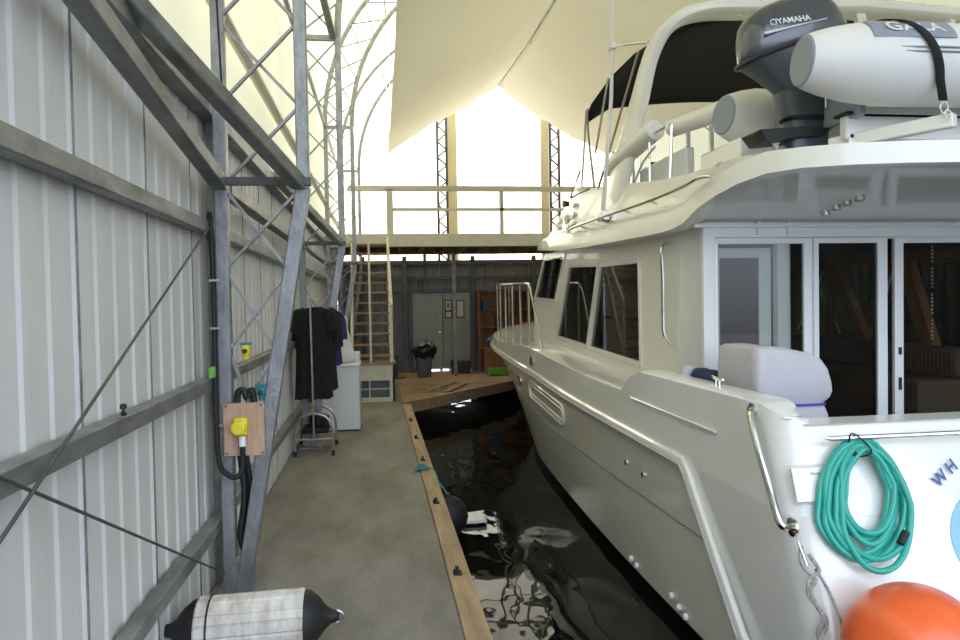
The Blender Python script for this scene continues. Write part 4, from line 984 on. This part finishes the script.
for i,(x,y,z,r,mm,lab) in enumerate(((2.10,4.80,1.16,.055,covercl,'small tan bundle on the yacht coaming nearest the cabin'),(2.14,4.68,1.15,.07,navy,'dark navy rolled cloth between the tan bundle and grey cover'),(2.14,4.55,1.15,.065,navy,'dark navy rolled cloth hard against the grey cover'))):
    tag(MB().lathe([(r*.4,0),(r,.01),(r*1.15,.05),(r,.10),(r*.6,.12)],(x+.04,y,z),'Z',12).build('rolled_cloth', mm, sub=1), lab, 'cloth')

# dinghy
t = thing('inflatable_dinghy', 'white inflatable dinghy lying crosswise on the flybridge deck', 'dinghy', (3.7,4.35,2.8))
RT = .222
def tubepath(yy, inw):
    xs = [2.335,2.45,2.60,2.80,3.2,3.8,4.4,4.9]; rr = [.137,.178,.209,RT,RT,RT,RT,RT]
    pts = [Vector((x+(.12*max(0,3.0-x)/.7 if inw<0 else 0),yy+inw*max(0,(2.9-x))*.10,3.02+.05*max(0,2.8-x))) for x in xs]
    return pts, rr
near, rr = tubepath(3.66, 1); far, _ = tubepath(4.92, -1)
bow = [Vector((5.3,3.78,3.06)),Vector((5.62,4.05,3.12)),Vector((5.72,4.29,3.14)),Vector((5.62,4.53,3.12)),Vector((5.3,4.80,3.06))]
full = near+bow+list(reversed(far)); rfull = rr+[RT*.98,RT*.95,RT*.95,RT*.95,RT*.98]+list(reversed(rr))
fp = []; fr = []
for i in range(len(full)-1):
    seg = curve_pts(full[max(0,i-1):i+3],3) if False else None
cp_ = curve_pts(full,4); fr = []
for i in range(len(full)-1):
    for k in range(4): fr.append(rfull[i]+(rfull[i+1]-rfull[i])*k/4)
fr.append(rfull[-1])
MB().tube(cp_,fr,28,cap=False,up=(0,0,1)).build('buoyancy_tube', tube_m, t, smooth=60)
for pp, s in ((near,1),(far,-1)):
    dr_ = (pp[0]-pp[1]).normalized(); q = dr_.to_track_quat('Z','Y').to_matrix().to_4x4()
    MB().lathe([(.138,-.02),(.138,.004),(.128,.012),(.0,.014)],(0,0,0),'Z',28).xf(Matrix.Translation(pp[0]) @ q).build('end_cone_cap', tubegrey, t)
def on_tube(x, ang, r=RT, yc=None): return (x, 3.66+.1*max(0,2.9-x) - r*math.sin(ang), 3.02+.05*max(0,2.8-x) + r*math.cos(ang))   # ang from top towards the stern side
for a in (R(84), R(90)):
    m = MB(); pts = [Vector(on_tube(x, a, (.18+(x-2.47)/.33*.042 if x<2.8 else RT)+.003, 3.66+.1*max(0,2.9-x))) for x in lin(2.52,4.9,24)]
    m.tube(pts,.005,6).build('rubbing_strip', tubegrey, t)
m = MB(); rings = []
for x in lin(2.60,3.05,8): rings.append([on_tube(x+.0, a, (.212+(x-2.6)*.05 if x<2.8 else RT)+.004, 3.66+.1*max(0,2.9-x)) for a in [R(q) for q in lin(18,70,9)]])
m.loft(rings,False).build('name_patch', tubegrey, t)
text('lettering','GALA',.105,tube_m,t,lambda u,v,w: on_tube(2.835+u*1.15, R(51)-v/RT, RT+.006+w),.001,1.05,.002)
MB().box(2.74,2.79,3.82,4.76,2.78,3.16).build('transom_board', tubegrey, t, bevel=.01)
MB().box(2.80,5.3,3.85,4.75,2.80,2.84).build('floorboard', grey_pl, t)
m = MB(); m.loft([[(2.78,y,2.86-.10*math.cos((y-4.3)*3)) for y in lin(3.7,4.9,9)],[(5.2,y,2.90-.06*math.cos((y-4.3)*3)) for y in lin(3.7,4.9,9)]],False).build('keel_skin', tube_m, t)
# ratchet strap
t = thing('tie_down_strap', 'black webbing strap with steel shackle over the dinghy tube', 'strap', (3.0,3.6,3))
pts = [on_tube(2.72+.25*((a+20)/150), R(a), RT+.010) for a in lin(-60,125,24)]
rings = []
for i,p in enumerate(pts):
    rings.append([(p[0]-.026,p[1],p[2]),(p[0]+.026,p[1],p[2])])
last = pts[-1]
rings.append([(last[0]-.015,last[1]-.01,2.77),(last[0]+.035,last[1]-.01,2.77)])
MB().loft(rings,False).build('webbing', black, t, solid=.006)
MB().tube([(2.985+.022*math.cos(a),3.47,2.735+.03*math.sin(a)) for a in lin(0,2*PI,16)[:-1]],.005,6,True).build('shackle', steel, t)
MB().tube([(3.00+.018*math.cos(a),3.465,2.70+.024*math.sin(a)) for a in lin(0,2*PI,16)[:-1]],.005,6,True).build('shackle', steel, t)
# chocks
t = thing('dinghy_cradle', 'white box-section cradle carrying the dinghy at the overhang edge', 'cradle', (3,3.7,2.6))
MB().bar((2.72,4.05,2.66),(3.06,3.48,2.675),.07,.075).build('cradle_arm', gelf, t, bevel=.008)
MB().bar((2.80,3.96,2.54),(2.80,3.96,2.70),.12).build('cradle_foot', gelf, t, bevel=.008)
MB().bar((4.4,4.05,2.66),(4.7,3.48,2.675),.07,.075).build('cradle_arm', gelf, t, bevel=.008)
MB().bar((4.4,3.96,2.54),(4.4,3.96,2.70),.12).build('cradle_foot', gelf, t, bevel=.008)
MB().box(2.72,5.0,3.90,3.96,2.665,2.80).build('cradle_beam', white_pl, t, bevel=.006)
MB().box(2.70,5.0,3.86,3.99,2.80,2.815).build('rubber_pad', rubber, t)
MB().box(2.72,5.0,4.75,4.83,2.55,2.80).build('cradle_beam', white_pl, t, bevel=.006)
# outboard
t = thing('outboard_motor', 'dark grey outboard motor clamped on the dinghy stern', 'outboard motor', (2.62,4.2,2.6))
MO = Matrix.Translation((2.56,4.22,3.305)) @ Matrix.Rotation(R(-19),4,'Y') @ Matrix.Diagonal((1.07,1.0,.86,1))
def sq(u0,u1,w,v,n=32,e=.62,du=0,nose=0.):
    out = []
    for k in range(n):
        a = 2*PI*k/n; c_, s_ = math.cos(a), math.sin(a)
        x = (u0+u1)/2+(u1-u0)/2*math.copysign(abs(c_)**e,c_); y = w*math.copysign(abs(s_)**e,s_)
        out.append((x+du, y, v+nose*(x-u0)))
    return out
cw = MB().loft([sq(-.30,.34,.165,.0),sq(-.305,.345,.17,.02),sq(-.295,.33,.172,.08),sq(-.275,.31,.168,.16),sq(-.245,.28,.155,.235),sq(-.20,.245,.125,.285),sq(-.12,.19,.085,.315),sq(-.05,.10,.04,.322)],True,True,True).xf(MO).build('cowl', cowl_m, t, smooth=50)
MB().loft([sq(-.325,.355,.178,-.035),sq(-.335,.365,.185,-.02),sq(-.325,.355,.18,.0)],True,True,True).xf(MO).build('cowl_seal', blackp, cw)
MB().loft([sq(-.13,.33,.115,-.34),sq(-.19,.34,.135,-.22),sq(-.25,.345,.16,-.11),sq(-.30,.35,.172,-.035)],True,True,True).xf(MO).build('lower_cowl', leg_m, t)
MO2 = Matrix.Translation((2.63,4.22,3.06))
MB().loft([sq(-.085,.17,.06,-.50),sq(-.09,.17,.065,-.36),sq(-.10,.18,.075,-.24),sq(-.13,.2,.09,-.14),sq(-.15,.24,.10,-.02),sq(-.16,.26,.11,.1)],True,True,True).xf(MO2).build('midsection', leg_m, t, smooth=50)
MB().loft([sq(-.11,.17,.085,-.225),sq(-.125,.185,.09,-.21),sq(-.11,.17,.085,-.195)],True,True,True).xf(MO2).build('trim_band', blackp, t)
MB().add([(2.29,4.18,2.735),(2.30,4.10,2.76),(2.55,4.07,2.775),(2.74,4.09,2.775),(2.74,4.35,2.775),(2.55,4.37,2.775),(2.30,4.34,2.76),(2.33,4.18,2.69),(2.35,4.11,2.69),(2.55,4.09,2.72),(2.72,4.11,2.73),(2.72,4.33,2.73),(2.55,4.35,2.72),(2.35,4.33,2.69)],
    [(0,1,2,3,4,5,6),(7,13,12,11,10,9,8),(0,7,8,1),(1,8,9,2),(2,9,10,3),(3,10,11,4),(4,11,12,5),(5,12,13,6),(6,13,7,0)]).build('cavitation_plate', blackp, t)
MB().lathe([(.01,-.16),(.045,-.10),(.05,.05),(.035,.18),(.01,.22)],(2.60,4.22,2.60),'X',16).build('gearcase', leg_m, t)
MB().add([(2.42,4.215,2.73),(2.50,4.215,2.73),(2.47,4.215,2.66),(2.42,4.225,2.73),(2.50,4.225,2.73),(2.47,4.225,2.66)],[(0,1,2),(5,4,3),(0,3,4,1),(1,4,5,2),(2,5,3,0)]).build('trim_tab', white_pl, t)
MB().box(2.80,2.92,4.12,4.32,2.86,3.06).box(2.66,2.82,4.14,4.30,2.90,3.0).build('clamp_bracket', blackp, t, bevel=.02)
MB().tube([(2.73,4.10,2.90),(2.72,4.09,3.05)],.009,8).build('tilt_rod', steel, t)
MB().tube([(2.95,4.2,3.40),(3.03,4.16,3.42)],.012,8).build('pull_handle', blackp, t)
def cowl_pt(u, v, w, v0=.10):
    # the near (stern-facing) side of the cowl
    vv = v0+v; half = .172 if vv < .1 else .172-(vv-.1)**1.5*.33
    return MO @ Vector((u, -half-.004-w, vv))
text('lettering','YAMAHA',.050,silver,cw,lambda u,v,w: cowl_pt(-.035+u*.95,v*1.1-u*.22,w,.135),.001,1.0,.0015)
MB().tube([cowl_pt(-.155+.018*math.cos(a),.028+.02*math.sin(a),.0,.135) for a in lin(0,2*PI,16)[:-1]],.003,5,True).build('round_mark', silver, cw)
m = MB(); m.loft([[cowl_pt(u,.012-u*.12,.001,.08) for u in lin(-.23,.16,14)],[cowl_pt(u,.004-.016*max(0,.06-u)*3-u*.12,.001,.08) for u in lin(-.23,.16,14)]],False).build('stripe', silver, cw, solid=.002)

# ------------------------------------------------------------------ light
wd = bpy.data.worlds.new('sky'); sc.world = wd; wd.use_nodes = True; nt = wd.node_tree
bg = nt.nodes['Background']; tc = nt.nodes.new('ShaderNodeTexCoord'); sp = nt.nodes.new('ShaderNodeSeparateXYZ')
rp = nt.nodes.new('ShaderNodeValToRGB'); mr = nt.nodes.new('ShaderNodeMapRange'); mr.inputs['From Min'].default_value = -1
nt.links.new(tc.outputs['Generated'], sp.inputs[0]); nt.links.new(sp.outputs['Z'], mr.inputs['Value']); nt.links.new(mr.outputs[0], rp.inputs[0]); nt.links.new(rp.outputs[0], bg.inputs[0])
e = rp.color_ramp.elements; e[0].position = .47; e[0].color = (.34,.35,.34,1); e[1].position = .52; e[1].color = (.80,.88,1.0,1)
e2 = rp.color_ramp.elements.new(1.0); e2.color = (.62,.78,1.0,1)
bg.inputs['Strength'].default_value = 1.75
sl = bpy.data.lights.new('sun', 'SUN'); sl.energy = 17; sl.angle = R(3); sl.color = (1,.95,.86)
so = bpy.data.objects.new('sun', sl); COL.objects.link(so)
so.rotation_euler = Vector((.2,-.85,-.8)).to_track_quat('-Z','Y').to_euler()

# ------------------------------------------------------------------ camera
cam = bpy.data.cameras.new('camera'); co = bpy.data.objects.new('camera', cam); COL.objects.link(co)
cam.sensor_width = 36; cam.lens = 720/960*36; cam.clip_start = .05; cam.clip_end = 200
yaw = math.atan(99.7/720); pit = math.atan(18.7/720*math.cos(yaw)); rol = R(1.0)
fw = Vector((math.sin(yaw)*math.cos(pit), math.cos(yaw)*math.cos(pit), -math.sin(pit)))
rt0 = Vector((math.cos(yaw), -math.sin(yaw), 0)); up0 = rt0.cross(fw)
rt = rt0*math.cos(rol)-up0*math.sin(rol); up = up0*math.cos(rol)+rt0*math.sin(rol)
co.matrix_world = Matrix(((rt.x,up.x,-fw.x,0),(rt.y,up.y,-fw.y,0),(rt.z,up.z,-fw.z,1.75),(0,0,0,1)))
sc.camera = co
vs = sc.view_settings; vs.view_transform = 'Standard'; vs.look = 'None'; vs.exposure = 1.08; vs.gamma = 1; vs.use_curve_mapping = False
sc.cycles.max_bounces = 10; sc.cycles.diffuse_bounces = 5; sc.cycles.transparent_max_bounces = 12; sc.cycles.sample_clamp_indirect = 6
sc.cycles.use_denoising = True
